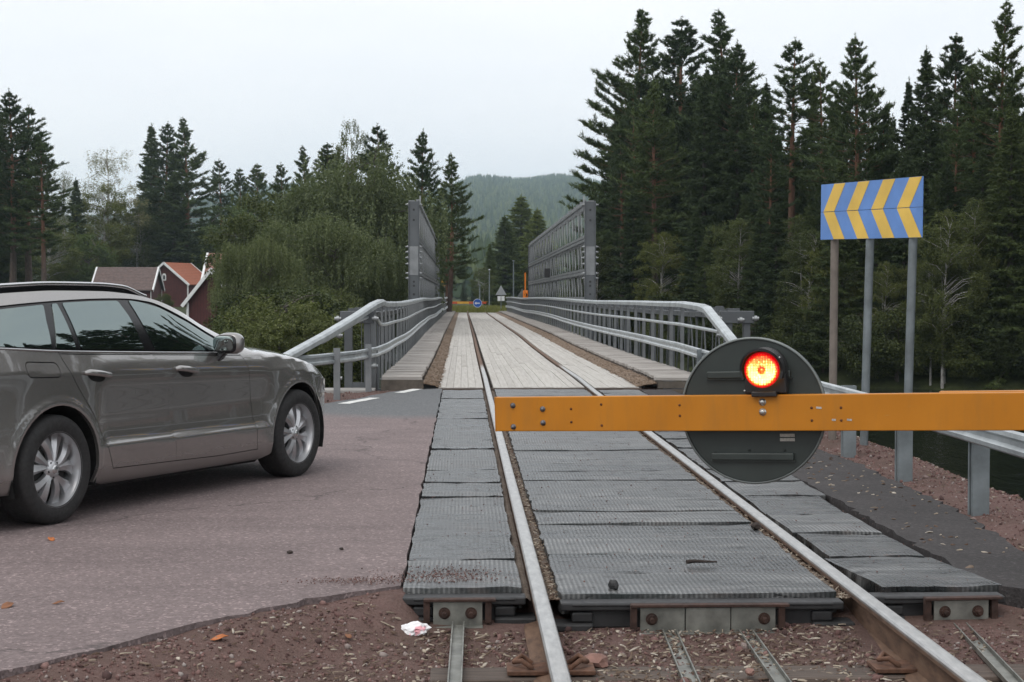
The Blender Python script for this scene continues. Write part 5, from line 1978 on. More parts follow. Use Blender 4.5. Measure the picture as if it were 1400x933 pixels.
# --- right bank, second rank and fill: share a label, nothing tells them apart
_r = random.Random(5)
fill = []
for i in range(112):
    c_ = 800 + 860 * (i + _r.random()) / 112
    y0 = shore_y(c_, 2.5)
    fill.append((c_, y0 + _r.uniform(0, 9) if i % 3 == 0 else y0 + _r.uniform(8, 42)))
for c_, y in fill:
    pr = _r.choice(SPRUCES + SPRUCES + PINES)
    sp = pr in SPRUCES
    row = np.interp(c_, [800, 830, 870, 980, 1030, 1060, 1180, 1220, 1400, 1700], [300, 170, 85, 70, 112, 150, 105, 140, 92, 60]) + _r.uniform(0, 70) + (90 if y < 86 and _r.random() < .6 else 0)
    x = at_col(c_, y); z = float(ground_z(np.array([x]), np.array([y]))[0])
    if poly_sd(np.array([x]), np.array([y]), RIVER)[0] < .5: continue
    put(pr, 'spruce_tree' if sp else 'pine_tree', c_, row, y, 'dark conifer deep in the wood on the right bank, partly hidden by nearer trees', group='conifers deep in the right bank wood', wide=_r.uniform(.85, 1.15))
# --- right bank, low growth down to the water
for i, (c_, row, y, pr, nm, lab, wd) in enumerate((
        (1300, 290, 68.5, BIRCHES[1], 'birch_tree', 'pale green birch with thin white stems at the water edge right of the chevron sign', 1.0),
        (1335, 275, 70, BIRCHES[0], 'birch_tree', 'taller pale birch behind the two white stemmed ones at the water', .9),
        (1278, 345, 67.6, BIRCHES[0], 'birch_tree', 'small leaning birch beside the chevron sign pole at the water', .9),
        (1215, 360, 69, BIRCHES[1], 'birch_tree', 'yellowish birch showing between the chevron sign posts', .9))):
    put(pr, nm, c_, row, shore_y(c_, .15) + (i % 2) * .8 - .4, lab, group='birches at the right water edge', wide=wd * .8)
for i in range(84):
    c_ = 800 + 830 * (i + _r.random()) / 84
    y = shore_y(c_, _r.uniform(.3, 1.0) if i % 2 else _r.uniform(1, 4))
    x = at_col(c_, y)
    pr = _r.choice([BUSH[0], BUSH[1], SPRUCES[2], SPRUCES[0], SPRUCES[2], BIRCHES[1]]) if i % 5 < 3 else BUSH[i % 2]
    if pr in BUSH:
        tree(pr, 'shrub', x, y, _r.uniform(1.6, 3.6), 'low dark shrub in the undergrowth along the right bank', 'shrub', 'undergrowth on the right bank', 1.35)
    elif pr in SPRUCES:
        tree(pr, 'spruce_tree', x, y + 1.5, _r.uniform(5, 9), 'young spruce with boughs to the ground on the right bank', 'tree', 'young spruces on the right bank', 1.25)
    else:
        tree(pr, 'birch_tree', x, y + 1, _r.uniform(4, 7), 'young olive green birch in front of the dark right bank wood', 'tree', 'young birches on the right bank')

# --- left bank
for pr, nm, c_, r_, y, lab, wd in (
        (WILLOWS[0], 'willow_tree', 482, 216, 88, 'largest drooping willow left of the bridge end post', 1.0),
        (WILLOWS[1], 'willow_tree', 432, 300, 74, 'lower willow in front of the largest willow, above the flared guardrail', 1.1),
        (WILLOWS[0], 'willow_tree', 512, 330, 76, 'willow filling the space beside the left bridge end post', .62),
        (WILLOWS[1], 'willow_tree', 455, 245, 88, 'rounded willow leaning against the left side of the largest willow', .9),
        (WILLOWS[0], 'willow_tree', 520, 262, 92, 'rounded willow between the largest willow and the left bridge end post', .52),
        (ROUND[1], 'bushy_tree', 385, 268, 92, 'brownish olive tree between the round green tree and the willow', 1.0),
        (ROUND[0], 'bushy_tree', 318, 284, 200, 'rounded light green tree behind the tile roofed house', 1.15),
        (WILLOWS[1], 'willow_tree', 352, 330, 66, 'loose brown green willow partly covering the nearest house', .85),
        (PINES[2], 'pine_tree', 612, 212, 128, 'leaning dark pine behind the left bridge truss', 1.25),
        (PINES[0], 'pine_tree', 576, 180, 120, 'tall open pine rising above the left bridge end post', 1.0),
        (PINES[3], 'pine_tree', 520, 172, 118, 'pine top showing above the right side of the largest willow', 1.2),
        (BIRCHES[0], 'birch_tree', 483, 172, 120, 'pale birch top above the largest willow', .55),
        (PINES[1], 'pine_tree', 448, 198, 120, 'first of the even pine tops left of the birch top', 1.2),
        (PINES[2], 'pine_tree', 412, 202, 124, 'second dark pine left of the birch top, above the brownish tree', 1.1),
        (PINES[3], 'pine_tree', 390, 225, 128, 'smaller pine sloping down toward the gap in the left treeline', 1.1),
        (PINES[1], 'pine_tree', 352, 226, 225, 'double topped pine above the rounded green tree', 1.2),
        (PINES[3], 'pine_tree', 306, 220, 228, 'slim pine between the dark tall group and the double topped pine', 1.3),
        (PINES[1], 'pine_tree', 330, 232, 226, 'shorter pine beside the slim pine above the rounded green tree', 1.0),
        (SPRUCES[1], 'spruce_tree', 208, 172, 205, 'narrow dark spruce standing left in the tall group above the red barn', 1.05),
        (PINES[0], 'pine_tree', 232, 170, 200, 'left pine of the pair right of the narrow dark spruce', .9),
        (PINES[2], 'pine_tree', 252, 164, 198, 'tall pine at the right of the dark group above the red barn', 1.0),
        (SPRUCES[2], 'spruce_tree', 240, 240, 196, 'bushy spruce low in the dark group above the red barn', 1.2),
        (PALEBIRCH, 'birch_tree', 152, 208, 194, 'tall pale thin leaved birch with white stem', 1.25),
        (PALEBIRCH, 'birch_tree', 93, 238, 200, 'small almost bare birch top further left', 1.0),
        (SPRUCES[1], 'spruce_tree', 112, 246, 188, 'slim spruce in front of the pale birches', 1.0),
        (PINES[0], 'pine_tree', 22, 128, 135, 'tallest dark pine at the left edge of the picture', .95),
        (SPRUCES[0], 'spruce_tree', 2, 140, 140, 'spruce cut off by the left edge of the picture', 1.0),
        (PINES[3], 'pine_tree', 46, 150, 138, 'sparse pine right beside the tallest left edge pine', 1.1),
        (PINES[1], 'pine_tree', 66, 196, 132, 'lower pine stepping down right of the left edge pines', 1.0),
        (BIRCHES[1], 'birch_tree', 20, 285, 165, 'light olive birch low at the left edge above the car roof', 1.2),
        (BIRCHES[1], 'birch_tree', 75, 300, 178, 'rounded olive tree above the rear of the car roof', 1.3),
        (BIRCHES[0], 'birch_tree', 148, 258, 190, 'dense olive green birch behind the dark tiled roof', 1.3),
        (BIRCHES[1], 'birch_tree', 192, 285, 196, 'olive green birch between the dark tiled roof and the red barn', 1.1),
        (ROUND[0], 'bushy_tree', 118, 322, 183, 'low light green bush tree above the car roof', 1.0),
        (BUSH[0], 'shrub', 226, 402, 150, 'small bright shrub below the red barn gable', 1.2)):
    put(pr, nm, c_, r_, y, lab, 'shrub' if nm == 'shrub' else 'tree', GL, wd * (1.35 if c_ < 260 and (pr in PINES or pr in SPRUCES) else 1.0))
for i in range(40):
    c_ = -180 + 790 * (i + _r.random()) / 40
    y = _r.uniform(206, 250) if c_ < 380 else _r.uniform(120, 150)
    row = np.interp(c_, [-180, 0, 60, 110, 180, 215, 260, 300, 400, 560, 620], [150, 200, 250, 300, 300, 240, 240, 270, 250, 240, 290]) + _r.uniform(0, 50)
    if poly_sd(np.array([at_col(c_, y)]), np.array([y]), RIVER)[0] < .5 and c_ < 600: y += 15
    pr = _r.choice(SPRUCES + PINES)
    put(pr, 'spruce_tree' if pr in SPRUCES else 'pine_tree', c_, row, y, 'dark conifer in the back of the left wood, mostly hidden by nearer trees', group='conifers in the back of the left wood', wide=_r.uniform(1, 1.3))
for i in range(46):
    c_ = 335 + 228 * (i + _r.random()) / 46
    y = _r.uniform(38, 66)
    x = min(at_col(c_, y), -5.2 - .035 * (y - 38))
    tree(_r.choice(BUSH + [BUSH[1], ROUND[1]]), 'shrub', x, y, _r.uniform(1.7, 2.9), 'dark leafy shrub in the thicket behind the left guardrail', 'shrub', 'thicket behind the left guardrail', 1.15, max(float(ground_z(np.array([x]), np.array([y]))[0]), -1.9) - .1)

# the wood goes on past the left edge of the picture
for i in range(34):
    k = (i + _r.random()) / 34
    x = np.interp(k, [0, .5, 1], [-44, -78, -95]) + _r.uniform(-6, 6)
    y = np.interp(k, [0, .5, 1], [140, 105, 30]) + _r.uniform(-8, 8)
    pr = _r.choice(PINES + SPRUCES + [BIRCHES[1], ROUND[0]])
    big = pr in PINES or pr in SPRUCES
    tree(pr, 'spruce_tree' if pr in SPRUCES else 'pine_tree' if pr in PINES else 'birch_tree', x, y, _r.uniform(13, 19) if big else _r.uniform(6, 9), 'tree of the wood going on past the left edge of the picture', 'tree', 'wood past the left edge', 1.2)

# trees farther right along the bank: they show in the car's windows and paint
for i in range(44):
    k = (i + _r.random()) / 44
    x = np.interp(k, [0, .25, .5, .75, 1], [27, 36, 43, 47.5, 49]) + _r.uniform(0, 5)
    y = np.interp(k, [0, .25, .5, .75, 1], [65, 58, 46, 26, -8]) + _r.uniform(0, 5)
    pr = _r.choice(PINES + SPRUCES)
    tree(pr, 'spruce_tree' if pr in SPRUCES else 'pine_tree', x, y, _r.uniform(23, 30), 'conifer on the right bank beyond the right edge of the picture, mirrored in the car', 'tree', 'conifers mirrored in the car', 1.25)

# --- beyond the far end of the bridge
for pr, nm, c_, r_, y, lab, wd in (
        (GREENSPR, 'spruce_tree', 712, 268, 205, 'tallest green conifer of the group at the far bridge end', 2.5),
        (GREENSPR, 'spruce_tree', 690, 296, 195, 'broad spruce left in the group at the far bridge end', 2.2),
        (GREENSPR, 'spruce_tree', 670, 334, 188, 'lowest spruce on the left flank of the group at the far bridge end', 1.4),
        (GREENSPR, 'spruce_tree', 734, 286, 200, 'yellowish spruce on the right of the group at the far bridge end', 2.2),
        (SPRUCES[2], 'spruce_tree', 752, 330, 175, 'spruce seen through the right truss at the far bridge end', 1.2),
        (BIRCHES[1], 'birch_tree', 660, 366, 178, 'small green birch beside the road bend at the far bridge end', 1.2),
        (BIRCHES[1], 'birch_tree', 606, 330, 158, 'yellow green birch behind the far end of the left truss', .6),
        (BUSH[0], 'shrub', 690, 405, 165, 'low shrub under the triangular sign at the far bridge end', 1.3),
        (SPRUCES[1], 'spruce_tree', 648, 376, 260, 'bluish small spruce far down the road', 1.5),
        (SPRUCES[0], 'spruce_tree', 634, 384, 280, 'small hazy spruce left of the bluish one far down the road', 1.8)):
    put(pr, nm, c_, r_, y, lab, 'shrub' if nm == 'shrub' else 'tree', 'trees at the far bridge end', wd)
# ================================================================ FAR HILL WOOD (one mass), HAZE, HOUSES, FAR SIGNS
r = np.random.default_rng(17)
NF = 42000
yy = 330 + (3250 - 330) * r.random(NF) ** .75
xx = -1.1 + yy * r.uniform(-.19, .16, NF)
cl = np.sin(xx / 61 + 1.3) * np.sin(yy / 173 + .4) + .5 * np.sin(xx / 23 + yy / 90)
keep = (r.random(NF) > .75 * (cl > .62)) & ~((np.abs(xx - .03 * yy) < 12) & (yy < 420))
xx, yy = xx[keep], yy[keep]
zz = ground_z(xx, yy)
N = len(xx)
hh = r.uniform(9, 19, N) * (.75 + .25 * smooth01(400, 700, yy)); ww = hh * r.uniform(.16, .24, N)
V, F = [], []
ang = np.linspace(0, 2 * np.pi, 6)[:-1]
tiers = ((.05, 1.0, .55), (.34, .72, .80), (.60, .45, 1.0))
Vs, Fs_ = [], []
base_i = 0
for (z0, w0, z1) in tiers:
    rr_ = r.uniform(.75, 1.2, (N, 5)) * ww[:, None] * w0
    a = ang[None] + r.uniform(0, 6.28, (N, 1))
    ring = np.stack([xx[:, None] + rr_ * np.cos(a), yy[:, None] + rr_ * np.sin(a), (zz + hh * z0)[:, None] + r.normal(0, .25, (N, 5))], -1)
    apex = np.stack([xx + r.normal(0, .12, N), yy + r.normal(0, .12, N), zz + hh * z1], -1)[:, None]
    vt = np.concatenate([ring, apex], 1).reshape(-1, 3)
    i0 = base_i + 6 * np.arange(N)[:, None]
    k = np.arange(5)[None]
    Fs_.append(np.stack([i0 + k, i0 + (k + 1) % 5, np.broadcast_to(i0 + 5, (N, 5))], -1).reshape(-1, 3))
    Vs.append(vt); base_i += len(vt)
t = NT('far_conifer_wood')
geo = t.n('ShaderNodeNewGeometry')
v = t.coord('Object')
f = t.math('ADD', t.math('MULTIPLY', geo.outputs['Random Per Island'], .5), t.math('MULTIPLY', t.noise(v, .006, 4, .6), .7))
M_FARW = t.set(t.ramp(f, [(.3, (.020, .034, .020)), (.62, (.040, .060, .030)), (.85, (.085, .105, .045))]), .8, Specular_IOR_Level=0.1)
fw_ = link_mesh('hill_forest', np_mesh('hill_forest', np.concatenate(Vs), np.concatenate(Fs_)), M_FARW)
tag(fw_, 'hazy blue green conifer wood covering the distant hill', 'forest', None, 'stuff')

# haze: one closed box of even pale air
t = bpy.data.materials.new('pale_air'); t.use_nodes = True
n_ = t.node_tree; n_.nodes.remove(n_.nodes['Principled BSDF'])
pv = n_.nodes.new('ShaderNodeVolumePrincipled')
pv.inputs['Color'].default_value = (.70, .89, 1.0, 1)
pv.inputs['Density'].default_value = 0.00019
pv.inputs['Anisotropy'].default_value = 0.1
n_.links.new(pv.outputs[0], n_.nodes['Material Output'].inputs['Volume'])
hz = MB().box((0, 2000, 140), (7600, 5400, 300)).build('haze', t)
tag(hz, kind='stuff')

# ---------------------------------------------------------------- houses
def tile_mat(name, lo, hi):
    t = NT(name)
    v = t.coord('Object')
    w1_ = t.n('ShaderNodeTexWave', wave_type='BANDS', bands_direction='X'); w1_.inputs['Scale'].default_value = 1.45; t.l(v, w1_.inputs['Vector'])
    w2_ = t.n('ShaderNodeTexWave', wave_type='BANDS', bands_direction='Z', wave_profile='SAW'); w2_.inputs['Scale'].default_value = 1.6; t.l(v, w2_.inputs['Vector'])
    n1 = t.noise(v, 4, 5, .6)
    c = t.ramp(n1, [(.3, lo), (.7, hi)])
    c = t.mix(t.math('MULTIPLY', t.ramp(w1_.outputs['Fac'], [(.0, 1), (.25, 0)]), .55), c, tuple(q * .45 for q in lo))
    c = t.mix(t.math('MULTIPLY', t.ramp(w2_.outputs['Fac'], [(.0, 1), (.2, 0)]), .5), c, tuple(q * .5 for q in lo))
    t.bump(t.math('ADD', w1_.outputs['Fac'], w2_.outputs['Fac']), .6, .04)
    return t.set(c, .85)


M_TILEB = tile_mat('brown_tiles', (.085, .060, .055), (.15, .105, .095))
M_TILEO = tile_mat('orange_tiles', (.26, .085, .045), (.36, .12, .065))
M_TILER = tile_mat('red_brown_tiles', (.17, .085, .065), (.25, .13, .10))
M_TILEP = tile_mat('pale_tiles', (.30, .24, .21), (.45, .38, .34))
t = NT('falu_red_boards')
v = t.coord('Object')
wv = t.n('ShaderNodeTexWave', wave_type='BANDS', bands_direction='X'); wv.inputs['Scale'].default_value = 1.6; t.l(v, wv.inputs['Vector'])
c = t.ramp(t.noise(v, 3, 5), [(.3, (.052, .014, .014)), (.7, (.080, .022, .020))])
M_FALU = t.set(t.mix(t.ramp(wv.outputs['Fac'], [(0, .6), (.12, 0)]), c, (.02, .006, .006)), .9)
M_WWOOD = simple('white_woodwork', (.66, .67, .67), .6, 0, .08, 3)
M_WINB = simple('window_dark', (.02, .025, .03), .05, 0, .1, 3)


def house(label, x, y, z, w_, d, hw, hr, rz, m_roof, porch=False, arch_win=False, verge_left=True):
    """gable front facing local -y; ridge along y; w_ wide, d deep, eaves hw, ridge hr"""
    t_ = thing('wooden_house', label, 'house', (x, y, z), rz, 'red houses behind the car')
    b = MB()
    pl = [(-w_ / 2, 0), (w_ / 2, 0), (w_ / 2, hw), (0, hr), (-w_ / 2, hw)]
    b.prism(pl, -d, 0.0, Matrix(((1, 0, 0, 0), (0, 0, -1, 0), (0, 1, 0, 0), (0, 0, 0, 1))))
    b.build('wall', M_FALU, t_)
    ov = .28
    sl_ = (hr - hw) / (w_ / 2)
    rf = []
    for s in (-1, 1):
        e = Vector((s * (w_ / 2 + ov), 0, hw - sl_ * ov + .06)); rdg = Vector((0, 0, hr + .06))
        vs = []
        for yq in (-ov, d + ov):
            for q in (e, rdg): vs += [(q.x, yq, q.z), (q.x, yq, q.z + .10)]
        o = MB().add(vs, [(0, 2, 3, 1), (4, 5, 7, 6), (1, 3, 7, 5), (0, 4, 6, 2), (0, 1, 5, 4), (2, 6, 7, 3)]).build('roof_slope', m_roof, t_)
        for yq in (-ov - .02, d + ov + .02):
            MB().bar((e.x, yq, e.z + .0), (rdg.x, yq, rdg.z + .0), .04, .22, (0, 0, 1)).build('verge_board', M_WWOOD, t_)
            # cap strip covering the roof edge
            MB().bar((e.x, yq + (.06 if yq < 0 else -.06), e.z + .12), (rdg.x, yq + (.06 if yq < 0 else -.06), rdg.z + .12), .14, .03, (0, 0, 1)).build('verge_cap', M_WWOOD, t_)
        MB().box((s * (w_ / 2 + .01), -.012, hw / 2), (.13, .05, hw)).build('corner_board', M_WWOOD, t_)
    if arch_win:
        fr_ = [(-.22, 0), (.22, 0), (.22, .55), (.16, .72), (0, .80), (-.16, .72), (-.22, .55)]
        PM = Matrix(((1, 0, 0, -.05), (0, 0, 1, 0), (0, 1, 0, hw + .35), (0, 0, 0, 1)))
        fr = MB().prism(fr_, -.05, .02, PM).build('window', M_WWOOD, t_)
        PM2 = Matrix(((.55, 0, 0, -.05), (0, 0, 1, 0), (0, .62, 0, hw + .46), (0, 0, 0, 1)))
        MB().prism(fr_, -.075, -.04, PM2).build('pane', M_WINB, fr)
    return t_


def hz_(c_, y): return at_col(c_, y)


# dark tiled barn, long roof slope to the road
y = 168.0
x0, x1 = hz_(131, y), hz_(209, y)
gz0 = 1.41 + (398 - 366) / 2300 * y
ba = house('low barn with dark brown tiled roof and white verge boards behind the car', (x1) + .0, y + 3.0, gz0 - 4.6, 6.0, x1 - x0, 2.4, 4.5, R(90), M_TILEB)
# red gabled house with orange roof
y = 186.0
gzr = 1.41 + (398 - 361) / 2300 * y
house('small dark red house with orange tile roof and arched gable window', hz_(228, y), y, gzr - 5.4, 5.4, 7.0, 3.2, 5.4, R(-14), M_TILEO, arch_win=True)
# nearer house half hidden by willows
y = 112.0
gzc = 1.41 + (398 - 348) / 2300 * y
h3 = house('nearest house with red brown tiles and white verge, half hidden by willow leaves', hz_(278, y) + 5.8, y + 4.2, gzc - 5.6, 5.4, 5.8, 3.7, 5.6, R(90), M_TILER)
pz = gzc - 5.6
pw = house('pale tiled porch wing with white gable boards in front of the nearest house', hz_(300, y - 1), y - 3.6, pz, 3.3, 3.9, 2.45, 4.45, R(-10), M_TILEP)
MB().cyl((-1.55, -.16, 0), (-1.55, -.16, 2.4), .05, 8).build('downpipe', M_WWOOD, pw)
# tiny farmhouse on the hill foot
fz = float(ground_z(np.array([at_col(633, 640)]), np.array([640.0]))[0])
fh = thing('farmhouse', 'tiny white and red farmhouse far off at the foot of the wooded hill', 'house', (at_col(634, 640), 640, max(fz, 1.41 + (398 - 369) / 2300 * 640 - 1.0)), R(25))
MB().box((0, 0, 1.5), (5.5, 7, 3.6)).build('wall', M_WWOOD, fh)
MB().prism([(-3.1, 0), (3.1, 0), (0, 2.6)], -4, 4, Matrix(((1, 0, 0, 0), (0, 0, 1, 0), (0, 1, 0, 3.3), (0, 0, 0, 1)))).build('roof', simple('far_red_roof', (.33, .13, .09), .9), fh)
MB().box((.6, 0, 5.6), (.7, .7, 1.6)).build('chimney', M_WWOOD, fh)
MB().box((0, -1, -6), (3.0, 4, 12)).build('stone_base', M_FALU, fh)

# ---------------------------------------------------------------- signs and lamps at the far end of the bridge
def gz(x, y): return float(ground_z(np.array([x]), np.array([y]))[0])


M_REDP = simple('barrier_red', (.50, .07, .03), .5, 0, .1, 4)
M_YELP = simple('barrier_yellow', (.66, .36, .05), .5, 0, .1, 4)
M_BLUES = simple('round_sign_blue', (.015, .10, .45), .4, 0, .06, 4)
M_BACK = simple('sign_back_grey', (.36, .38, .40), .5, .3, .08, 4)
fb = thing('far_barrier', 'red and yellow barrier boom across the track at the far bridge end', 'barrier', (-2.6, 145, .38))
for i in range(7):
    MB().box((.25 + .5 * i, 0, 0), (.5, .06, .16)).build('red_section' if i in (0, 1, 4, 6) else 'yellow_section', M_REDP if i in (0, 1, 4, 6) else M_YELP, fb)
MB().box((1.8, .04, .09), (3.6, .03, .03)).build('top_edge', M_YELP, fb)
MB().box((-.15, .1, -.5), (.35, .35, 1.3)).build('drive_post', M_GALV, fb)
MB().bar((3.45, 0, -.08), (3.45, 0, -.85), .05, .05, (0, 1, 0)).build('rest_post', M_GALV, fb)
rs_ = thing('round_sign', 'small round blue sign with white arrow hanging on the far red barrier', 'sign', (.14, 144.9, .36))
MB().lathe([(.0005, 0), (.38, 0), (.38, .02), (.0005, .02)], Matrix.Rotation(R(90), 4, 'X'), 28, False).build('disc', M_BLUES, rs_)
MB().lathe([(.345, .022), (.375, .022)], Matrix.Rotation(R(90), 4, 'X'), 28, False).build('white_rim', M_WHITEP, rs_)
b = MB().box((.02, -.026, -.01), (.34, .006, .09))
b.add([(-.26, -.026, -.01), (-.10, -.026, .12), (-.10, -.026, -.14)], [(0, 1, 2)])
b.build('arrow', M_WHITEP, rs_)


def pole_sign(nm, label, x, y, z, shape, m, size, under=False, z_foot=None):
    g0 = gz(x, y)
    t_ = thing(nm, label, 'sign', (x, y, g0))
    H = z - g0
    MB().cyl((0, .03, -.2), (0, .03, H + size * .4), .035, 10).build('post', M_POST, t_)
    PM = Matrix(((1, 0, 0, 0), (0, 0, 1, 0), (0, 1, 0, H), (0, 0, 0, 1)))
    if shape == 'tri': P_ = [(-size / 2, -size * .43), (size / 2, -size * .43), (0, size * .43)]
    else: P_ = [(-size / 2, -size / 2), (size / 2, -size / 2), (size / 2, size / 2), (-size / 2, size / 2)]
    MB().prism(P_, -.03, -.008, PM).build('board', m, t_)
    if under:
        for q in (-.16, .16):
            MB().box((q, -.02, H - size * .75), (.26, .02, .40)).build('plate', M_WHITEP, t_)
    return t_


pole_sign('warning_sign', 'grey back of a triangular sign with two white plates on a pole past the bridge', at_col(685, 140), 140, 1.47, 'tri', M_BACK, .92, True)
pole_sign('warning_sign', 'dark grey triangular sign right of the street lamp past the bridge', at_col(714, 142), 142, 1.25, 'tri', M_GALV2, .85)
pole_sign('direction_sign', 'small yellow sign on a thin pole beyond the left truss', at_col(608, 145), 145, 2.1, 'sq', M_YELP, .5)
for c_, y, row, lab in ((702, 150, 357, 'slender grey street lamp beside the right guardrail end'), (669, 170, 369, 'distant street lamp with a white head in front of the green tree group'), (656, 175, 390, 'short thin pale pole left of the triangular sign')):
    x = at_col(c_, y); g0 = gz(x, y)
    H = 1.41 + (398 - row) / 2300 * y - g0
    t_ = thing('street_lamp', lab, 'street lamp', (x, y, g0))
    MB().tube([(0, 0, -.2), (0, 0, H)], [.07, .045], 10).build('post', M_POST, t_)
    MB().box((.0, -.12, H), (.18, .55, .09)).build('lamp_head', M_WHITEP if row == 369 else M_POST, t_, .02)

# grass at the far bridge end: a bank of tall stems
r = np.random.default_rng(9)
n = 9000
gx_ = r.uniform(-4.5, 6.0, n); gy_ = r.uniform(137, 172, n)
ok = (np.abs(gx_) > 1.0) | (gy_ > 141)
gx_, gy_ = gx_[ok], gy_[ok]
P = np.stack([gx_, gy_, ground_z(gx_, gy_) - .05], -1)
V, F = tri_cloud(P, np.tile([0, 0, 1.0], (len(P), 1)), np.full(len(P), .45), .05, r, 2, .25)
gm_ = foliage_mat('tall_grass', (.085, .10, .03), (.20, .20, .075), .3)
o = link_mesh('tall_grass', np_mesh('tall_grass', V, F), gm_)
tag(o, 'tall yellow green grass around the far barrier', 'grass', None, 'stuff')
# ================================================================ LOOSE STONES, CHIPS AND LITTER
r = np.random.default_rng(77)


def ico():
    bmq = bmesh.new(); bmesh.ops.create_icosphere(bmq, subdivisions=1, radius=1)
    V = np.array([v.co[:] for v in bmq.verts]); F = np.array([[q.index for q in f.verts] for f in bmq.faces]); bmq.free()
    return V, F


IV, IF = ico()


def scatter_stones(name, x, y, z, size, m, squash=.65):
    N = len(x)
    V = IV[None] * (1 + r.normal(0, .16, (N, len(IV), 1)))
    A_ = r.normal(0, 1, (N, 3, 3)); Q, _ = np.linalg.qr(A_)
    sc_ = np.stack([r.uniform(.7, 1.4, N), r.uniform(.7, 1.2, N), r.uniform(.4, .9, N)], -1)
    V = np.einsum('nij,nvj->nvi', Q, V * sc_[:, None]) * size[:, None, None]
    V[:, :, 2] *= squash / .65
    V = V + np.stack([x, y, z], -1)[:, None]
    F = IF[None] + (np.arange(N) * len(IV))[:, None, None]
    return link_mesh(name, np_mesh(name, V.reshape(-1, 3), F.reshape(-1, 3)), m)


def island_mat(name, stops, rough=.9):
    t = NT(name)
    geo = t.n('ShaderNodeNewGeometry')
    v = t.coord('Object')
    c = t.ramp(geo.outputs['Random Per Island'], stops)
    c = t.mix(t.ramp(t.noise(v, 60, 3), [(.3, .35), (.7, 0)]), c, (.06, .04, .035))
    return t.set(c, rough, Specular_IOR_Level=.25)


M_STONE = island_mat('loose_red_stones', [(0, (.060, .036, .034)), (.35, (.150, .083, .075)), (.66, (.210, .125, .112)), (.88, (.23, .18, .165)), (1, (.36, .32, .30))])
M_CHIP = island_mat('dry_wood_chips', [(0, (.070, .042, .030)), (.40, (.15, .105, .075)), (.7, (.27, .22, .17)), (.9, (.42, .36, .28)), (1, (.55, .50, .43))])

n = 40000
x = r.uniform(-4.6, 4.4, n); y = 5.3 + (r.random(n) ** 1.25) * 4.2
sd_ = poly_sd(x, y, ROAD_POLY)
right = (x > 1.5)
ok = (sd_ > 0.015) & ((y < 7.75) | (x < -1.5) | (x > 1.5))
ok &= ~((np.abs(np.abs(x) - .7535) < .09))
x2 = r.uniform(2.05, 3.1, 9000); y2 = r.uniform(8, 25, 9000)
x = np.concatenate([x[ok], x2[poly_sd(x2, y2, ROAD_POLY) > .02]]); y = np.concatenate([y[ok], y2[poly_sd(x2, y2, ROAD_POLY) > .02]])
x3 = r.uniform(-4.2, -2.2, 2500); y3 = r.uniform(18, 25, 2500); k_ = poly_sd(x3, y3, ROAD_POLY) > .05
x = np.concatenate([x, x3[k_]]); y = np.concatenate([y, y3[k_]])
size = .0045 + .008 * r.random(len(x)) ** 3 + .013 * (r.random(len(x)) > .988)
o = scatter_stones('loose_gravel', x, y, ground_z(x, y) + size * .25, size, M_STONE)
tag(o, 'loose reddish gravel and pebbles on the ground around the track', 'gravel', None, 'stuff')
# a few stones and grit strayed on to the panels and the road edge
n = 1500
x = np.concatenate([r.uniform(-1.4, 1.4, n), r.normal(-1.2, .14, 900), r.normal(-1.62, .14, 500)]); y = np.concatenate([r.uniform(8, 20, n), r.normal(8.35, .12, 900), r.normal(8.20, .06, 500)])
ok = (np.abs(np.abs(x) - .7535) > .05) & (poly_sd(x, y, ROAD_POLY) < -.02)
x, y = x[ok], y[ok]
size = .0018 + .0034 * r.random(len(x)) ** 2
o = scatter_stones('strayed_grit', x, y, np.full(len(x), -.004), size, M_STONE)
tag(o, 'red grit strayed onto the rubber panels and the road edge', 'grit', None, 'stuff')


def scatter_chips(name, x, y, z, L, W, m, tilt=.35):
    N = len(x)
    a = r.uniform(0, 6.28, N)
    d = np.stack([np.cos(a), np.sin(a), r.normal(0, tilt * .5, N)], -1)
    s = np.stack([-np.sin(a), np.cos(a), r.normal(0, tilt, N)], -1)
    P = np.stack([x, y, z], -1)
    l_, w_ = L[:, None] / 2, W[:, None] / 2
    up_ = np.array([0, 0, 1.0]) * (W * .35)[:, None]
    q = [P - d * l_ * r.uniform(.7, 1, (N, 1)) - s * w_ * .6, P - d * l_ * .2 - s * w_, P + d * l_ - s * w_ * .4, P + d * l_ * .8 + s * w_ * .5, P + s * w_, P - d * l_ * .9 + s * w_ * .4]
    top = np.stack(q, 1); top[:, 1] += up_ * .5; top[:, 4] += up_ * .5
    bot = top - np.array([0, 0, 1.0]) * .004
    V = np.concatenate([top, bot], 1).reshape(-1, 3)
    i0 = 12 * np.arange(N)[:, None]
    F6 = i0 + np.arange(6)[None]
    F4 = np.concatenate([np.stack([i0[:, 0] + k, i0[:, 0] + k + 6, i0[:, 0] + (k + 1) % 6 + 6, i0[:, 0] + (k + 1) % 6], -1) for k in range(6)])
    return link_mesh(name, np_mesh(name, V, [F6, F4]), m)


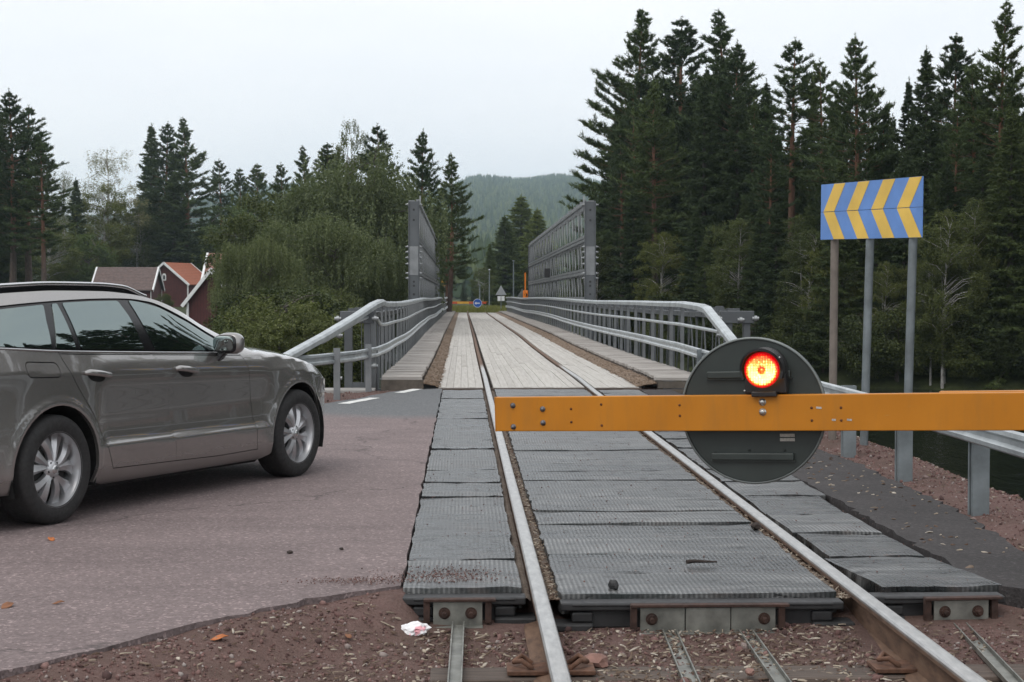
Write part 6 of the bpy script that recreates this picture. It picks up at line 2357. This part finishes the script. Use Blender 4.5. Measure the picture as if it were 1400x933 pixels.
n = 2300
x = np.concatenate([r.normal(-.9, .9, n), r.normal(.3, .8, n), r.uniform(-3.2, 3.6, 900)]); y = np.concatenate([5.4 + 2.4 * r.random(n), 5.5 + 2.2 * r.random(n), 5.4 + 4 * r.random(900)])
ok = (poly_sd(x, y, ROAD_POLY) > .06) & (np.abs(np.abs(x) - .7535) > .08) & (x < 4) & ((y < 7.74) | (np.abs(x) > 1.5))
x, y = x[ok], y[ok]
N = len(x)
o = scatter_chips('wood_chips', x, y, ground_z(x, y) + .012, r.uniform(.010, .036, N) * r.choice([1, 1, 1.6], N), r.uniform(.004, .012, N), M_CHIP)
tag(o, 'dry leaf bits and wood chips strewn over the ballast', 'debris', None, 'stuff')
xs2 = r.uniform(1.5, 3.0, 420); ys2 = 8.2 + 9 * r.random(420)
zq = np.where(poly_sd(xs2, ys2, np.array(pat)) < 0, -.016, ground_z(xs2, ys2) + .01)
o = scatter_chips('fallen_leaf_bits', xs2, ys2, zq, r.uniform(.012, .05, 420), r.uniform(.006, .022, 420), M_CHIP)
tag(o, 'pale leaf bits on the dark asphalt and red verge by the guardrail', 'debris', None, 'stuff')
# needles in the groove right of the left rail
n = 900
x = r.choice([-.685, .685], n) + r.normal(0, .016, n); y = 7.85 + 9 * r.random(n) ** 1.6
o = scatter_chips('groove_needles', x, y, np.full(n, -.036), r.uniform(.012, .045, n), r.uniform(.003, .009, n), M_CHIP)
tag(o, 'dry needles and twigs in the rail grooves', 'debris', None, 'stuff')

for sx_, xa, xb in ((-1, -1.70, -1.46), (1, 1.45, 1.74)):
    n = 1300
    x = r.uniform(xa, xb, n) + r.normal(0, .02, n); y = BY0 + 40 * r.random(n) ** 1.8
    u_ = np.clip((x - xa) / (xb - xa), 0, 1); u_ = u_ if sx_ > 0 else 1 - u_
    z = deck_dz(y) + .055 * u_ ** .8 + .006
    o = scatter_chips('kerb_needles', x, y, z, r.uniform(.012, .05, n), r.uniform(.004, .013, n), M_DEBRIS)
    tag(o, 'loose twigs and needles on the drift by the %s bridge kerb' % ('left' if sx_ < 0 else 'right'), 'debris', None, 'stuff')

# things one can point to
M_ORLEAF = simple('orange_leaf', (.42, .13, .035), .7, 0, .3, 30)
M_BRLEAF = simple('brown_leaf', (.20, .085, .04), .8, 0, .3, 30)


def leaf(x, y, z, s, a, m, label):
    t_ = []
    P = [(-1, 0), (-.6, .35), (-.1, .55), (.45, .40), (1, 0), (.45, -.38), (-.1, -.5), (-.6, -.3)]
    vs = [(px * s, py * s, .25 * s * (abs(py)) + .12 * s * math.sin(px * 3)) for px, py in P] + [(0, 0, -.02 * s)]
    n = len(P)
    o = MB().add(vs, [(i, (i + 1) % n, n) for i in range(n)], True).build('fallen_leaf', m)
    sol = o.modifiers.new('thick', 'SOLIDIFY'); sol.thickness = .0015
    o.location = (x, y, z); o.rotation_euler = (R(8), R(-6), a)
    tag(o, label, 'leaf', 'single fallen leaves')


leaf(-2.13, 7.02, float(ground_z(np.array([-2.13]), np.array([7.02]))[0]) + .012, .040, .4, M_ORLEAF, 'orange leaf on the red gravel below the road edge')
leaf(-3.46, 9.63, -.006, .040, 2.0, M_ORLEAF, 'orange leaf lying on the asphalt near the rear wheel')
leaf(-3.16, 7.59, -.006, .045, 1.2, M_BRLEAF, 'brown leaf on the asphalt at the left edge of the picture')
leaf(-2.95, 7.66, -.006, .028, 0.2, M_BRLEAF, 'small brown leaf on the long crack of the asphalt')
leaf(-1.62, 7.42, float(ground_z(np.array([-1.62]), np.array([7.42]))[0]) + .012, .03, 1.9, M_BRLEAF, 'brown leaf on the gravel left of the white wrapper')

t = NT('crumpled_paper')
v = t.coord('Object')
t.bump(t.noise(v, 25, 4), .5, .01)
M_PAPER = t.set(t.mix(t.ramp(t.noise(v, 14, 2), [(.58, 0), (.62, 1)]), (.74, .73, .74), (.72, .36, .40)), .55)
vs = []
V = IV.copy()
bmq = bmesh.new(); bmesh.ops.create_icosphere(bmq, subdivisions=3, radius=1)
for vv in bmq.verts:
    q = vv.co
    nn_ = .14 * math.sin(7 * q.x + 3 * q.y) + .10 * math.sin(9 * q.y - 5 * q.z + 1) + .08 * math.sin(13 * q.z + 8 * q.x)
    vv.co = q * (1 + nn_)
    vv.co.x *= .068; vv.co.y *= .045; vv.co.z *= .032
me = bpy.data.meshes.new('paper_wrapper'); bmq.to_mesh(me); bmq.free()
o = link_mesh('paper_wrapper', me, M_PAPER)
o.location = (-1.34, 7.66, float(ground_z(np.array([-1.34]), np.array([7.66]))[0]) + .026); o.rotation_euler = (R(6), R(-4), R(10))
tag(o, 'crumpled white and pink paper wrapper on the gravel left of the track', 'wrapper')


def stone(x, y, z, s, label, m, cat='stone', sq=.6, nm='stone'):
    bmq = bmesh.new(); bmesh.ops.create_icosphere(bmq, subdivisions=2, radius=1)
    rr_ = random.Random(label)
    for vv in bmq.verts: vv.co *= 1 + rr_.uniform(-.16, .16)
    for vv in bmq.verts: vv.co = Vector((vv.co.x * s, vv.co.y * s * .75, vv.co.z * s * sq))
    me = bpy.data.meshes.new(nm); bmq.to_mesh(me); bmq.free()
    o = link_mesh(nm, me, m); o.location = (x, y, z); o.rotation_euler = (0, 0, rr_.uniform(0, 3))
    tag(o, label, cat)


M_PINKST = simple('pink_stone', (.24, .135, .11), .9, 0, .3, 20, .3)
M_CLOD = simple('dark_clod', (.028, .020, .017), .95, 0, .5, 40, .6)
stone(-.56, 6.98, -.135, .060, 'flat pink stone on the ballast between the rails', M_PINKST)
stone(.05, 6.75, -.135, .026, 'small red stone near the steel channels', M_PINKST)
stone(.64, 9.98, .004, .030, 'dark dried clod on the middle rubber panels near the right rail', M_CLOD, 'clod', .8, 'dirt_clod')
stone(-.395, 7.98, .006, .030, 'black rubber lump on the front edge of the middle panel', M_BLACKRUB, 'rubber lump', .9, 'rubber_lump')
stone(-2.05, 9.10, -.004, .018, 'small dark dropping on the asphalt left of the panels', M_CLOD, 'clod', .5, 'dirt_clod')
stone(-1.78, 9.22, -.004, .015, 'smaller dark dropping on the asphalt nearest the panels', M_CLOD, 'clod', .5, 'dirt_clod')
b = MB().tube([(-.06, 0, .012), (-.02, .008, .014), (.03, .0, .012), (.10, -.012, .010)], [.012, .010, .008, .004], 7)
o = b.build('twig', M_CLOD); o.location = (.10, 8.62, .0); o.rotation_euler = (0, 0, .15)
tag(o, 'short black stick lying across a rib of the middle panels', 'stick')
